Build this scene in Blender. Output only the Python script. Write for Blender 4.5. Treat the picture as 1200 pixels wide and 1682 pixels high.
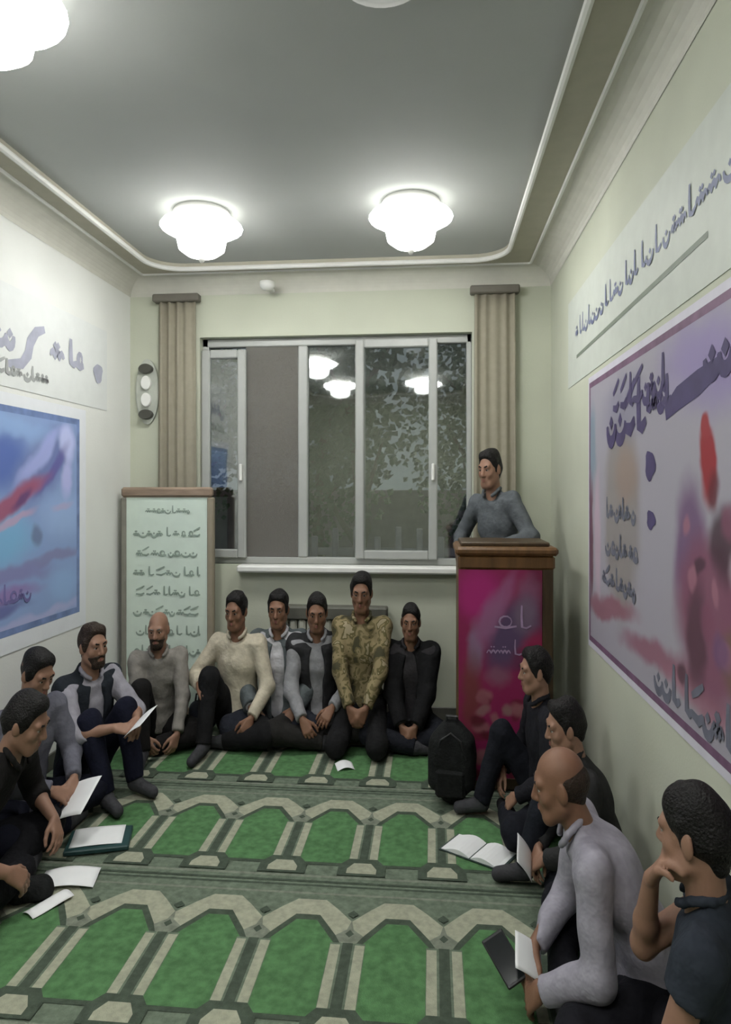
import bpy, math, random
import numpy as np
from mathutils import Vector, Matrix

SC = bpy.context.scene
for o in list(bpy.data.objects):
    bpy.data.objects.remove(o)
COL = SC.collection

# ---------------------------------------------------------------- camera, world, exposure
cam_d = bpy.data.cameras.new('camera')
cam = bpy.data.objects.new('camera', cam_d)
COL.objects.link(cam)
cam_d.sensor_fit = 'HORIZONTAL'
cam_d.sensor_width = 36.0
cam_d.lens = 36.0 * 1150 / 1200
cam_d.shift_y = -36 / 1200
cam_d.clip_start = 0.05
cam.location = (0, 0, 1.6)
cam.rotation_euler = (math.pi / 2, 0, math.radians(5.46))
SC.camera = cam

world = bpy.data.worlds.new('dusk')
SC.world = world
world.use_nodes = True
bgn = world.node_tree.nodes['Background']
bgn.inputs[0].default_value = (0.42, 0.47, 0.50, 1)
bgn.inputs[1].default_value = 0.40

SC.view_settings.view_transform = 'Standard'
SC.view_settings.look = 'None'
SC.view_settings.gamma = 1.0
SC.view_settings.use_curve_mapping = False
SC.view_settings.exposure = 0.0
LAMP_POWER = 35.0
SC.cycles.max_bounces = 6
SC.cycles.adaptive_threshold = 0.04
SC.cycles.use_light_tree = False
SC.cycles.diffuse_bounces = 3
SC.cycles.glossy_bounces = 2
SC.cycles.transmission_bounces = 2
SC.cycles.transparent_max_bounces = 8
SC.cycles.caustics_reflective = False
SC.cycles.caustics_refractive = False

# room extents (metres)
XL, XR, YB, YF, ZC = -2.17, 0.804, 4.87, -1.5, 3.14
SQ = 0.80          # build of the people across the room
R = math.radians
rnd = random.Random(7)

# ---------------------------------------------------------------- materials
MATS = {}
def mat(name, col, rough=0.7, var=0.08, scale=12.0, bump=0.0, bscale=60.0, metal=0.0, emit=None, spec=0.4, stretch=None, col2=None, sss=0.0):
    if name in MATS:
        return MATS[name]
    m = bpy.data.materials.new(name)
    MATS[name] = m
    m.use_nodes = True
    nt = m.node_tree
    b = nt.nodes['Principled BSDF']
    b.inputs['Roughness'].default_value = rough
    b.inputs['Metallic'].default_value = metal
    b.inputs['Specular IOR Level'].default_value = spec
    tc = nt.nodes.new('ShaderNodeTexCoord')
    src = tc.outputs['Object']
    if stretch:
        mp = nt.nodes.new('ShaderNodeMapping')
        mp.inputs['Scale'].default_value = stretch
        nt.links.new(src, mp.inputs[0])
        src = mp.outputs[0]
    n = nt.nodes.new('ShaderNodeTexNoise')
    n.inputs['Scale'].default_value = scale
    n.inputs['Detail'].default_value = 2
    nt.links.new(src, n.inputs['Vector'])
    r = nt.nodes.new('ShaderNodeValToRGB')
    c2 = col2 if col2 else tuple(min(1, c * (1 + var)) for c in col)
    c1 = col if col2 else tuple(c * (1 - var) for c in col)
    r.color_ramp.elements[0].position = 0.3
    r.color_ramp.elements[1].position = 0.7
    r.color_ramp.elements[0].color = (*c1, 1)
    r.color_ramp.elements[1].color = (*c2, 1)
    nt.links.new(n.outputs['Fac'], r.inputs[0])
    nt.links.new(r.outputs[0], b.inputs['Base Color'])
    if sss:
        b.inputs['Subsurface Weight'].default_value = sss
        b.inputs['Subsurface Radius'].default_value = (0.02, 0.008, 0.004)
        b.inputs['Subsurface Scale'].default_value = 0.3
    if bump:
        n2 = nt.nodes.new('ShaderNodeTexNoise')
        n2.inputs['Scale'].default_value = bscale
        n2.inputs['Detail'].default_value = 1
        nt.links.new(src, n2.inputs['Vector'])
        bp = nt.nodes.new('ShaderNodeBump')
        bp.inputs['Strength'].default_value = bump
        bp.inputs['Distance'].default_value = 0.01
        nt.links.new(n2.outputs['Fac'], bp.inputs['Height'])
        nt.links.new(bp.outputs[0], b.inputs['Normal'])
    if emit:
        b.inputs['Emission Color'].default_value = (*emit[0], 1)
        b.inputs['Emission Strength'].default_value = emit[1]
    return m

def ramp_mat(name, stops, scale=6.0, rough=0.6, const=False, detail=3.0, distort=0.0, stretch=None):
    if name in MATS:
        return MATS[name]
    m = bpy.data.materials.new(name)
    MATS[name] = m
    m.use_nodes = True
    nt = m.node_tree
    b = nt.nodes['Principled BSDF']
    b.inputs['Roughness'].default_value = rough
    tc = nt.nodes.new('ShaderNodeTexCoord')
    src = tc.outputs['Object']
    if stretch:
        mp = nt.nodes.new('ShaderNodeMapping')
        mp.inputs['Scale'].default_value = stretch
        nt.links.new(src, mp.inputs[0])
        src = mp.outputs[0]
    n = nt.nodes.new('ShaderNodeTexNoise')
    n.inputs['Scale'].default_value = scale
    n.inputs['Detail'].default_value = detail
    n.inputs['Distortion'].default_value = distort
    nt.links.new(src, n.inputs['Vector'])
    r = nt.nodes.new('ShaderNodeValToRGB')
    cr = r.color_ramp
    if const:
        cr.interpolation = 'CONSTANT'
    while len(cr.elements) < len(stops):
        cr.elements.new(0.5)
    for e, (p, c) in zip(cr.elements, stops):
        e.position = p
        e.color = (*c, 1)
    nt.links.new(n.outputs['Fac'], r.inputs[0])
    nt.links.new(r.outputs[0], b.inputs['Base Color'])
    return m

def glass_mat(name, refl, tint):
    m = bpy.data.materials.new(name)
    m.use_nodes = True
    nt = m.node_tree
    nt.nodes.remove(nt.nodes['Principled BSDF'])
    out = nt.nodes['Material Output']
    t = nt.nodes.new('ShaderNodeBsdfTransparent')
    t.inputs[0].default_value = (*tint, 1)
    g = nt.nodes.new('ShaderNodeBsdfGlossy')
    g.inputs['Roughness'].default_value = 0.03
    tc = nt.nodes.new('ShaderNodeTexCoord')
    nz = nt.nodes.new('ShaderNodeTexNoise')
    nz.inputs['Scale'].default_value = 3.0
    nt.links.new(tc.outputs['Object'], nz.inputs['Vector'])
    bp = nt.nodes.new('ShaderNodeBump')
    bp.inputs['Strength'].default_value = 0.05
    bp.inputs['Distance'].default_value = 0.02
    nt.links.new(nz.outputs['Fac'], bp.inputs['Height'])
    nt.links.new(bp.outputs[0], g.inputs['Normal'])
    mx = nt.nodes.new('ShaderNodeMixShader')
    mx.inputs[0].default_value = refl
    nt.links.new(t.outputs[0], mx.inputs[1])
    nt.links.new(g.outputs[0], mx.inputs[2])
    nt.links.new(mx.outputs[0], out.inputs[0])
    return m

def screen_mat():
    m = bpy.data.materials.new('insect_mesh')
    m.use_nodes = True
    nt = m.node_tree
    b = nt.nodes['Principled BSDF']
    b.inputs['Base Color'].default_value = (0.20, 0.19, 0.17, 1)
    b.inputs['Roughness'].default_value = 0.9
    out = nt.nodes['Material Output']
    t = nt.nodes.new('ShaderNodeBsdfTransparent')
    tc = nt.nodes.new('ShaderNodeTexCoord')
    nz = nt.nodes.new('ShaderNodeTexNoise')
    nz.inputs['Scale'].default_value = 400
    nt.links.new(tc.outputs['Object'], nz.inputs['Vector'])
    mr = nt.nodes.new('ShaderNodeMapRange')
    mr.inputs[3].default_value = 0.45
    mr.inputs[4].default_value = 0.75
    nt.links.new(nz.outputs['Fac'], mr.inputs[0])
    mx = nt.nodes.new('ShaderNodeMixShader')
    nt.links.new(mr.outputs[0], mx.inputs[0])
    nt.links.new(t.outputs[0], mx.inputs[1])
    nt.links.new(b.outputs[0], mx.inputs[2])
    nt.links.new(mx.outputs[0], out.inputs[0])
    return m

M_wall = mat('cream_plaster', (0.53, 0.55, 0.45), 0.75, 0.04, 2.5, 0.06, 90)
M_wallw = mat('white_plaster', (0.78, 0.79, 0.76), 0.75, 0.03, 2.5, 0.06, 90)
M_ceil = mat('ceiling_paint', (0.44, 0.455, 0.44), 0.8, 0.03, 2.0, 0.04, 60)
M_tan = mat('cornice_tan', (0.44, 0.42, 0.34), 0.7, 0.04)
M_cove = mat('cornice_cream', (0.60, 0.59, 0.53), 0.7, 0.03)
M_white = mat('white_paint', (0.80, 0.80, 0.77), 0.5, 0.02)
M_base = mat('dark_skirting', (0.10, 0.095, 0.085), 0.5, 0.1)
M_pvc = mat('window_pvc', (0.40, 0.41, 0.395), 0.35, 0.03)
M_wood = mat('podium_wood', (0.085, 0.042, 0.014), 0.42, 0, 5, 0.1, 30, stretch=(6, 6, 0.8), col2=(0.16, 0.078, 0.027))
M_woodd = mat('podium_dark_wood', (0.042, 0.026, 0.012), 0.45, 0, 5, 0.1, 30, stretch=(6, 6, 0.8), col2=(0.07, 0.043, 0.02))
M_boardwood = mat('board_frame_wood', (0.20, 0.145, 0.105), 0.5, 0, 6, 0.1, 40, stretch=(1, 6, 6), col2=(0.32, 0.235, 0.175))
M_boardshade = mat('board_side_shade', (0.22, 0.21, 0.18), 0.5, 0.08)
M_board = mat('board_face', (0.64, 0.74, 0.66), 0.5, 0.03)
M_curt = mat('curtain_fabric', (0.29, 0.265, 0.205), 0.9, 0.05, 20, 0.1, 200)
M_ink = mat('grey_green_ink', (0.27, 0.34, 0.29), 0.7, 0.1)
M_paper = mat('white_paper', (0.82, 0.83, 0.84), 0.7, 0.02)
M_black = mat('black_plastic', (0.018, 0.018, 0.02), 0.4, 0.1)
M_rad = mat('radiator_enamel', (0.55, 0.55, 0.47), 0.4, 0.03)
M_radd = mat('radiator_dark_band', (0.12, 0.12, 0.10), 0.6, 0.08)

# ---------------------------------------------------------------- mesh helpers
class MB:
    def __init__(s):
        s.v, s.f, s.m = [], [], []
    def add(s, vs, fs, mi=0):
        o = len(s.v)
        s.v += [tuple(v) for v in vs]
        s.f += [tuple(i + o for i in f) for f in fs]
        s.m += [mi] * len(fs)
    def box(s, x0, x1, y0, y1, z0, z1, mi=0, bev=0.0):
        if bev:
            b = min(bev, (x1 - x0) / 3, (y1 - y0) / 3, (z1 - z0) / 3)
            vs = []
            idx = {}
            for i, X in enumerate(((x0, 1), (x1, -1))):
                for j, Y in enumerate(((y0, 1), (y1, -1))):
                    for k, Z in enumerate(((z0, 1), (z1, -1))):
                        for ax in range(3):
                            p = [X[0] + X[1] * b, Y[0] + Y[1] * b, Z[0] + Z[1] * b]
                            p[ax] = (X, Y, Z)[ax][0]
                            idx[(i, j, k, ax)] = len(vs)
                            vs.append(p)
            fs = []
            g = lambda i, j, k, a: idx[(i, j, k, a)]
            for i in (0, 1):
                q = [g(i, 0, 0, 0), g(i, 1, 0, 0), g(i, 1, 1, 0), g(i, 0, 1, 0)]
                fs.append(q if i else q[::-1])
                q = [g(0, i, 0, 1), g(0, i, 1, 1), g(1, i, 1, 1), g(1, i, 0, 1)]
                fs.append(q if i else q[::-1])
                q = [g(0, 0, i, 2), g(1, 0, i, 2), g(1, 1, i, 2), g(0, 1, i, 2)]
                fs.append(q if i else q[::-1])
            for a in (0, 1):
                for c in (0, 1):
                    fs.append([g(a, c, 0, 0), g(a, c, 1, 0), g(a, c, 1, 1), g(a, c, 0, 1)])
                    fs.append([g(a, 0, c, 0), g(a, 1, c, 0), g(a, 1, c, 2), g(a, 0, c, 2)])
                    fs.append([g(0, a, c, 1), g(1, a, c, 1), g(1, a, c, 2), g(0, a, c, 2)])
            for i in (0, 1):
                for j in (0, 1):
                    for k in (0, 1):
                        fs.append([g(i, j, k, 0), g(i, j, k, 1), g(i, j, k, 2)])
            s.add(vs, fs, mi)
            return s
        vs = [(x, y, z) for x in (x0, x1) for y in (y0, y1) for z in (z0, z1)]
        s.add(vs, [(0, 1, 3, 2), (4, 6, 7, 5), (0, 4, 5, 1), (2, 3, 7, 6), (0, 2, 6, 4), (1, 5, 7, 3)], mi)
        return s
    def lathe(s, prof, c=(0, 0, 0), n=32, mi=0, sx=1.0):
        vs, fs = [], []
        for (r, z) in prof:
            for i in range(n):
                a = 2 * math.pi * i / n
                vs.append((c[0] + r * math.cos(a) * sx, c[1] + r * math.sin(a), c[2] + z))
        for j in range(len(prof) - 1):
            for i in range(n):
                k = (i + 1) % n
                fs.append((j * n + i, j * n + k, (j + 1) * n + k, (j + 1) * n + i))
        fs.append(tuple(range(n))[::-1])
        fs.append(tuple((len(prof) - 1) * n + i for i in range(n)))
        s.add(vs, fs, mi)
        return s
    def tube(s, pts, r, n=8, mi=0, closed=False):
        P = [Vector(p) for p in pts]
        N = len(P)
        vs, fs = [], []
        for i in range(N):
            a = P[(i - 1) % N] if (closed or i > 0) else P[i]
            b = P[(i + 1) % N] if (closed or i < N - 1) else P[i]
            d = (b - a).normalized()
            u = d.cross(Vector((0, 0, 1)))
            if u.length < 1e-3:
                u = d.cross(Vector((1, 0, 0)))
            u.normalize()
            w = u.cross(d)
            rr = r[i] if isinstance(r, (list, tuple)) else r
            for j in range(n):
                t = 2 * math.pi * j / n
                vs.append(P[i] + (u * math.cos(t) + w * math.sin(t)) * rr)
        for i in range(N if closed else N - 1):
            for j in range(n):
                k = (j + 1) % n
                i2 = (i + 1) % N
                fs.append((i * n + j, i * n + k, i2 * n + k, i2 * n + j))
        if not closed:
            fs.append(tuple(range(n))[::-1])
            fs.append(tuple((N - 1) * n + j for j in range(n)))
        s.add(vs, fs, mi)
        return s
    def build(s, name, mats, parent=None, smooth=False, fix=True):
        me = bpy.data.meshes.new(name)
        me.from_pydata(s.v, [], s.f)
        if not isinstance(mats, (list, tuple)):
            mats = [mats]
        for m in mats:
            me.materials.append(m)
        me.polygons.foreach_set('material_index', s.m)
        if smooth:
            me.polygons.foreach_set('use_smooth', [True] * len(s.f))
        me.update()
        if fix:
            import bmesh
            bm = bmesh.new()
            bm.from_mesh(me)
            bmesh.ops.recalc_face_normals(bm, faces=bm.faces)
            bm.to_mesh(me)
            bm.free()
        o = bpy.data.objects.new(name, me)
        COL.objects.link(o)
        if parent:
            o.parent = parent
        if name in STUFFED:
            o['kind'] = 'stuff'
        return o

STUFFED = ('lettering', 'small_lettering', 'large_lettering', 'pale_lettering', 'pink_blossoms', 'dark_blossoms', 'blossoms', 'red_figure', 'figure_shadow', 'plum_band', 'white_wing', 'dark_blue_band', 'plum_shapes', 'dark_shapes', 'pale_shapes')
def tag(o, label=None, cat=None, group=None, kind=None):
    if label: o['label'] = label
    if cat: o['category'] = cat
    if group: o['group'] = group
    if kind: o['kind'] = kind
    return o

def empty(name, loc, rz=0.0):
    o = bpy.data.objects.new(name, None)
    o.empty_display_size = 0.1
    COL.objects.link(o)
    o.location = loc
    o.rotation_euler = (0, 0, rz)
    return o

def copy_tree(o, parent=None):
    c = o.copy()
    COL.objects.link(c)
    c.parent = parent
    for ch in [x for x in bpy.data.objects if x.parent == o]:
        copy_tree(ch, c)
    return c

# ---------------------------------------------------------------- room shell
WX0, WX1, WZ0, WZ1 = -1.655, 0.272, 1.07, 2.69      # window opening
T = 0.16
def struct(name, mb, m, label=None):
    o = mb.build(name, m)
    tag(o, label, None, None, 'structure')
    return o
struct('floor', MB().box(XL - T, XR + T, YF - T, YB + T, -0.12, 0.0), mat('floor_base', (0.16, 0.19, 0.155), 0.9, 0.1, 20), 'grey green floor covering beneath the prayer carpets')
struct('wall_left', MB().box(XL - T, XL, YF, YB, 0, ZC), M_wallw, 'white plaster wall behind the blue poster')
struct('wall_right', MB().box(XR, XR + T, YF, YB, 0, ZC), M_wall, 'cream plaster wall carrying the large purple bordered poster')
struct('wall_front', MB().box(XL - T, XR + T, YF - T, YF, 0, ZC), M_wall, 'cream plaster wall behind the viewer')
wb = MB()
wb.box(XL - T, WX0, YB, YB + T, 0, ZC).box(WX1, XR + T, YB, YB + T, 0, ZC)
wb.box(WX0, WX1, YB, YB + T, WZ1, ZC).box(WX0, WX1, YB, YB + T, 0, WZ0)
struct('wall_back', wb, M_wall, 'cream plaster end wall with the wide window')
struct('ceiling', MB().box(XL - T, XR + T, YF - T, YB + T, ZC, ZC + 0.12), M_ceil, 'pale grey painted ceiling')

# cornice: cove against the wall, flat tan band, bead with rounded corners
def rrect(x0, x1, y0, y1, r, n=8):
    pts = []
    for cx, cy, a0 in ((x1 - r, y1 - r, 0), (x0 + r, y1 - r, 90), (x0 + r, y0 + r, 180), (x1 - r, y0 + r, 270)):
        for i in range(n + 1):
            a = R(a0 + 90 * i / n)
            pts.append((cx + r * math.cos(a), cy + r * math.sin(a)))
    return pts
def sweep_rings(rings, name, m, label):
    mb = MB()
    vs, fs = [], []
    n = len(rings[0])
    for r_ in rings:
        vs += r_
    for j in range(len(rings) - 1):
        for i in range(n):
            k = (i + 1) % n
            fs.append((j * n + i, j * n + k, (j + 1) * n + k, (j + 1) * n + i))
    mb.add(vs, fs)
    return struct(name, mb, m, label)
ZS = ZC - 0.035
rings = []
for i in range(9):
    a = R(90 * i / 8)
    off = 0.003 + 0.15 * (1 - math.cos(a))
    z = ZS - 0.115 + 0.115 * math.sin(a)
    rings.append([(x, y, z) for x, y in rrect(XL + off, XR - off, YF + off, YB - off, 0.002 + 0.02 * off)])
sweep_rings(rings, 'trim_1', M_cove, 'cream plaster cove between walls and ceiling')
inner = [(x, y) for x, y in rrect(XL + 0.29, XR - 0.325, YF + 0.3, YB - 0.25, 0.22)]
outer = [(x, y) for x, y in rrect(XL + 0.145, XR - 0.145, YF + 0.145, YB - 0.145, 0.01)]
sweep_rings([[(x, y, ZS) for x, y in outer], [(x, y, ZS) for x, y in inner], [(x, y, ZC + 0.01) for x, y in inner]], 'trim_2', M_tan, 'flat tan ceiling border inside the cove')
bead = MB().tube([(x, y, ZS - 0.004) for x, y in inner], 0.016, 8, closed=True)
struct('trim_3', bead, M_white, 'thin white bead moulding with rounded corners around the ceiling')
bead2 = MB().tube([(x, y, ZS) for x, y in rrect(XL + 0.155, XR - 0.155, YF + 0.155, YB - 0.155, 0.02)], 0.011, 6, closed=True)
struct('trim_4', bead2, M_white, 'slim white moulding where cove meets the tan border')
bb = 0.012
struct('baseboard_back', MB().box(XL + bb, XR - bb, YB - bb, YB, 0.001, 0.10, bev=0.004), M_base)
struct('baseboard_left', MB().box(XL, XL + bb, YF, YB, 0.001, 0.10, bev=0.004), M_base)
struct('baseboard_right', MB().box(XR - bb, XR, YF, YB, 0.001, 0.10, bev=0.004), M_base)

# ---------------------------------------------------------------- window
win = empty('window_1', ((WX0 + WX1) / 2, YB + 0.09, WZ0))
tag(win, 'wide white framed window with five panes and trees outside', None, None, 'structure')
def wpart(mb, name, m, par=None):
    o = mb.build(name, m)
    for v in o.data.vertices:
        v.co -= Vector(win.location)
    o.parent = par or win
    return o
YW = YB + 0.09
fr = MB()
fr.box(WX0, WX1, YW - 0.03, YW + 0.03, WZ0, WZ0 + 0.05, bev=.006).box(WX0, WX1, YW - 0.03, YW + 0.03, WZ1 - 0.06, WZ1, bev=.006)
fr.box(WX0, WX0 + 0.045, YW - 0.03, YW + 0.03, WZ0, WZ1, bev=.006).box(WX1 - 0.035, WX1, YW - 0.03, YW + 0.03, WZ0, WZ1, bev=.006)
wpart(fr, 'window_frame', M_pvc)
for x0, x1 in ((-0.955, -0.885), (-0.545, -0.475)):
    wpart(MB().box(x0, x1, YW - 0.034, YW + 0.03, WZ0 + 0.05, WZ1 - 0.06, bev=.008), 'mullion', M_pvc)
M_glass = glass_mat('window_glass', 0.22, (0.92, 0.96, 0.95))
def sash(x0, x1, z1):
    s = MB()
    z0 = WZ0 + 0.045
    y0, y1 = YW - 0.075, YW - 0.028
    w = 0.062
    s.box(x0, x0 + w, y0, y1, z0, z1, bev=.008).box(x1 - w, x1, y0, y1, z0, z1, bev=.008)
    s.box(x0 + w, x1 - w, y0, y1, z0, z0 + w, bev=.008).box(x0 + w, x1 - w, y0, y1, z1 - w, z1, bev=.008)
    o = wpart(s, 'sash', M_pvc)
    wpart(MB().box(x0 + w, x1 - w, YW - 0.052, YW - 0.048, z0 + w, z1 - w), 'pane', M_glass, o)
    wpart(MB().box(x1 - 0.042, x1 - 0.02, y0 - 0.03, y0, z0 + 0.55, z0 + 0.67, bev=.006), 'handle', M_white, o)
sash(WX0 + 0.005, -1.325, WZ1 - 0.085)
sash(-0.54, 0.035, WZ1 - 0.03)
for x0, x1 in ((-1.335, -0.955), (-0.885, -0.545), (0.03, WX1 - 0.035)):
    wpart(MB().box(x0, x1, YW + 0.004, YW + 0.008, WZ0 + 0.05, WZ1 - 0.06), 'pane', M_glass)
wpart(MB().box(-1.335, -0.955, YW - 0.022, YW - 0.02, WZ0 + 0.05, WZ1 - 0.06), 'insect_screen', screen_mat())
struct('trim_5', MB().box(-1.36, 0.20, YB - 0.10, YB + 0.03, WZ0 - 0.045, WZ0 + 0.005, bev=.012), M_white, 'white window sill board')

# outside: ground, garden wall, trees
M_leaf = mat('outdoor_leaves', (0.035, 0.075, 0.04), 0.6, 0, 3, col2=(0.08, 0.13, 0.075))
M_bark = mat('outdoor_bark', (0.09, 0.07, 0.06), 0.9, 0.2, 20)
tag(MB().box(-9, 9, YB + 0.4, 22, -0.9, -0.8).build('garden_ground', mat('garden_soil', (0.10, 0.10, 0.09), 0.95, 0.2, 4)), 'dim ground outside the window', None, None, 'structure')
gw = MB().box(-9, 9, 12.0, 12.25, -0.8, 1.5).box(-9, 9, 11.95, 12.3, 1.5, 1.6)
tag(gw.build('garden_wall', mat('garden_wall_render', (0.36, 0.30, 0.34), 0.9, 0.15, 5)), 'pale mauve garden wall outside the window', 'wall')
def tree(x, y, h, rx, rz, cz, label, n=1200, seed=1):
    rg = np.random.default_rng(seed)
    root = empty('garden_tree', (x, y, -0.8))
    tag(root, label, 'tree', 'trees outside the window')
    pts = [(0.05 * math.sin(i * 1.3 + seed), 0, i * h / 8) for i in range(9)]
    t = MB().tube(pts, [0.11 - 0.009 * i for i in range(9)], 8)
    for b in range(5):
        a = b * 2.4 + seed
        z0 = h * (0.45 + 0.1 * b)
        t.tube([(0, 0, z0), (0.35 * math.cos(a) * rx, 0.35 * math.sin(a) * rx, z0 + 0.3), (0.7 * math.cos(a) * rx, 0.7 * math.sin(a) * rx, z0 + 0.7)], [0.045, 0.03, 0.012], 6)
    t.build('trunk', M_bark, root)
    p = rg.normal(size=(n, 3))
    p /= np.linalg.norm(p, axis=1)[:, None]
    p *= (rg.random(n) ** 0.45)[:, None]
    p = p * np.array([rx, rx, rz]) + np.array([0, 0, cz])
    mb = MB()
    for q in p:
        a = Vector(rg.normal(size=3)).normalized()
        b = a.orthogonal().normalized() * 0.05
        a = a * 0.10
        q = Vector(q)
        u = a.cross(b).normalized() * 0.015
        mb.v += [tuple(q), tuple(q + a * .5 + b + u), tuple(q + a), tuple(q + a * .5 - b + u)]
        k = len(mb.v) - 4
        mb.f.append((k, k + 1, k + 2, k + 3))
        mb.m.append(0)
    f = mb.build('foliage', M_leaf, root, fix=False)
    tag(f, kind='stuff')
tree(-2.9, 8.0, 4.2, 0.7, 1.4, 3.6, 'leafy tree seen through the leftmost window pane', seed=2)
tree(-0.75, 7.2, 4.0, 0.60, 1.5, 3.5, 'nearest leafy tree seen through the middle window pane', n=900, seed=3)
tree(1.15, 7.6, 4.4, 0.7, 1.4, 3.6, 'leafy tree seen through the rightmost window pane', seed=5)
tree(-4.0, 10.7, 5.0, 1.2, 2.0, 3.6, 'dense dark tree far out beyond the leftmost pane', n=3200, seed=6)
tree(-1.7, 10.6, 5.0, 1.15, 2.1, 3.6, 'dense dark tree before the garden wall beyond the insect screen', n=3200, seed=7)
tree(0.6, 10.6, 5.0, 1.15, 2.1, 3.6, 'dense dark tree before the garden wall beyond the middle sash', n=3200, seed=8)
tree(2.9, 10.7, 5.0, 1.15, 2.0, 3.6, 'dense dark tree far out beyond the speaker', n=2500, seed=9)
M_picket = mat('picket_mauve', (0.34, 0.30, 0.36), 0.8, 0.15)
fe = empty('garden_fence', (0, 0, 0))
tag(fe, 'low mauve picket fence just outside the window', 'fence')
for i_ in range(14):
    MB().box(-1.55 + 0.2 * i_, -1.49 + 0.2 * i_, 6.60, 6.635, -0.8, 1.22 + 0.06 * math.sin(i_ * 2.2), bev=.01).build('picket', M_picket, fe)
for z_ in (0.2, 0.98):
    MB().box(-1.7, 1.3, 6.636, 6.66, z_, z_ + 0.07).build('rail', M_picket, fe)

# ---------------------------------------------------------------- ceiling lamps
M_lampglass = mat('lit_opal_glass', (0.9, 0.9, 0.88), 0.4, 0.0, emit=((1.0, 1.0, 0.97), LAMP_POWER * 1.6))
M_lampbowl = mat('lit_opal_bowl', (0.9, 0.9, 0.88), 0.4, 0.0, emit=((1.0, 1.0, 0.97), LAMP_POWER * 0.13))
M_lamptop = mat('dim_opal_glass', (0.9, 0.9, 0.88), 0.4, 0.0, emit=((1.0, 1.0, 0.955), LAMP_POWER * 0.10))
M_lampbase = mat('lamp_base', (0.75, 0.75, 0.72), 0.4, 0.02)
def lamp(x, y, label, par=None):
    root = empty('ceiling_lamp', (x, y, ZC))
    tag(root, label, 'lamp', 'ceiling lamps')
    MB().lathe([(0.0, 0), (0.15, 0), (0.16, -0.02), (0.14, -0.045), (0.0, -0.045)], n=32).build('base_plate', M_lampbase, root, True)
    MB().lathe([(0.10, -0.045), (0.17, -0.054), (0.215, -0.072), (0.224, -0.086)], n=24).build('dish_top', M_lamptop, root, True)
    MB().lathe([(0.224, -0.087), (0.221, -0.095), (0.18, -0.118), (0.10, -0.128)], n=24).build('glass_dish', M_lampglass, root, True)
    MB().lathe([(0.118, -0.120), (0.135, -0.16), (0.125, -0.21), (0.085, -0.24), (0.03, -0.252), (0.001, -0.253)], n=24).build('glass_bowl', M_lampbowl, root, True)
    MB().lathe([(0.001, -0.252), (0.016, -0.254), (0.018, -0.266), (0.009, -0.282), (0.001, -0.286)], n=12).build('finial', M_lampbase, root, True)
    return root
lamp(-1.27, 3.77, 'lit white glass ceiling lamp near the left side of the window wall')
lamp(-0.115, 3.74, 'lit white glass ceiling lamp above the right part of the window')
lamp(-1.32, 1.97, 'lit white glass ceiling lamp cut by the top left corner of the picture')
lamp(-1.27, 0.30, 'lit white glass ceiling lamp behind the viewer on the left')
lamp(-0.115, 0.34, 'lit white glass ceiling lamp behind the viewer on the right')
rose = MB().lathe([(0.001, 0), (0.13, 0), (0.135, -0.012), (0.10, -0.022), (0.06, -0.026), (0.045, -0.05), (0.001, -0.055)], n=28).build('ceiling_rose', M_white, None, True)
rose.location = (-0.15, 2.08, ZC)
tag(rose, 'small unlit white ceiling rose at the top edge of the picture', 'ceiling rose')
sn = empty('wall_sensor', (-1.13, YB - 0.145, 3.0))
tag(sn, 'small round white sensor on the cornice above the window', 'sensor')
MB().lathe([(0.001, 0.03), (0.05, 0.03), (0.05, 0.0), (0.035, -0.022), (0.001, -0.03)], n=20).build('housing', M_white, sn, True)
MB().box(-0.02, 0.02, 0.03, 0.144, -0.005, 0.02, bev=.004).build('bracket', M_white, sn)

# ---------------------------------------------------------------- curtains
def curtain(x0, x1, z0, label, seed):
    root = empty('curtain', ((x0 + x1) / 2, YB - 0.06, z0))
    tag(root, label, 'curtain', 'beige curtains beside the window')
    n = 60
    mb = MB()
    vs, fs = [], []
    w = x1 - x0
    zs = [z0 + (2.93 - z0) * i / 12 for i in range(13)]
    for z in zs:
        k = (z - z0) / (2.93 - z0)
        for i in range(n + 1):
            u = i / n
            yy = 0.013 * math.sin(u * 2 * math.pi * 4.5 + seed + 0.5 * k) + 0.008 * math.sin(u * 31 + seed * 2)
            xx = (u - 0.5) * w * (0.94 + 0.06 * (1 - k))
            vs.append((xx, yy, z - z0))
    for j in range(12):
        for i in range(n):
            a = j * (n + 1) + i
            fs.append((a, a + 1, a + n + 2, a + n + 1))
    mb.add(vs, fs)
    c = mb.build('cloth', M_curt, root, True, fix=False)
    sm = c.modifiers.new('thick', 'SOLIDIFY')
    sm.thickness = 0.004
    MB().box(-w / 2 - 0.02, w / 2 + 0.02, -0.035, 0.035, 2.93 - z0, 2.985 - z0, bev=.008).build('rail', mat('curtain_rail', (0.13, 0.12, 0.10), 0.5), root)
curtain(-1.95, -1.655, 0.32, 'beige curtain hanging left of the window above the notice board', 1.0)
curtain(0.275, 0.565, 0.32, 'beige curtain hanging right of the window behind the standing speaker', 2.2)

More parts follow.
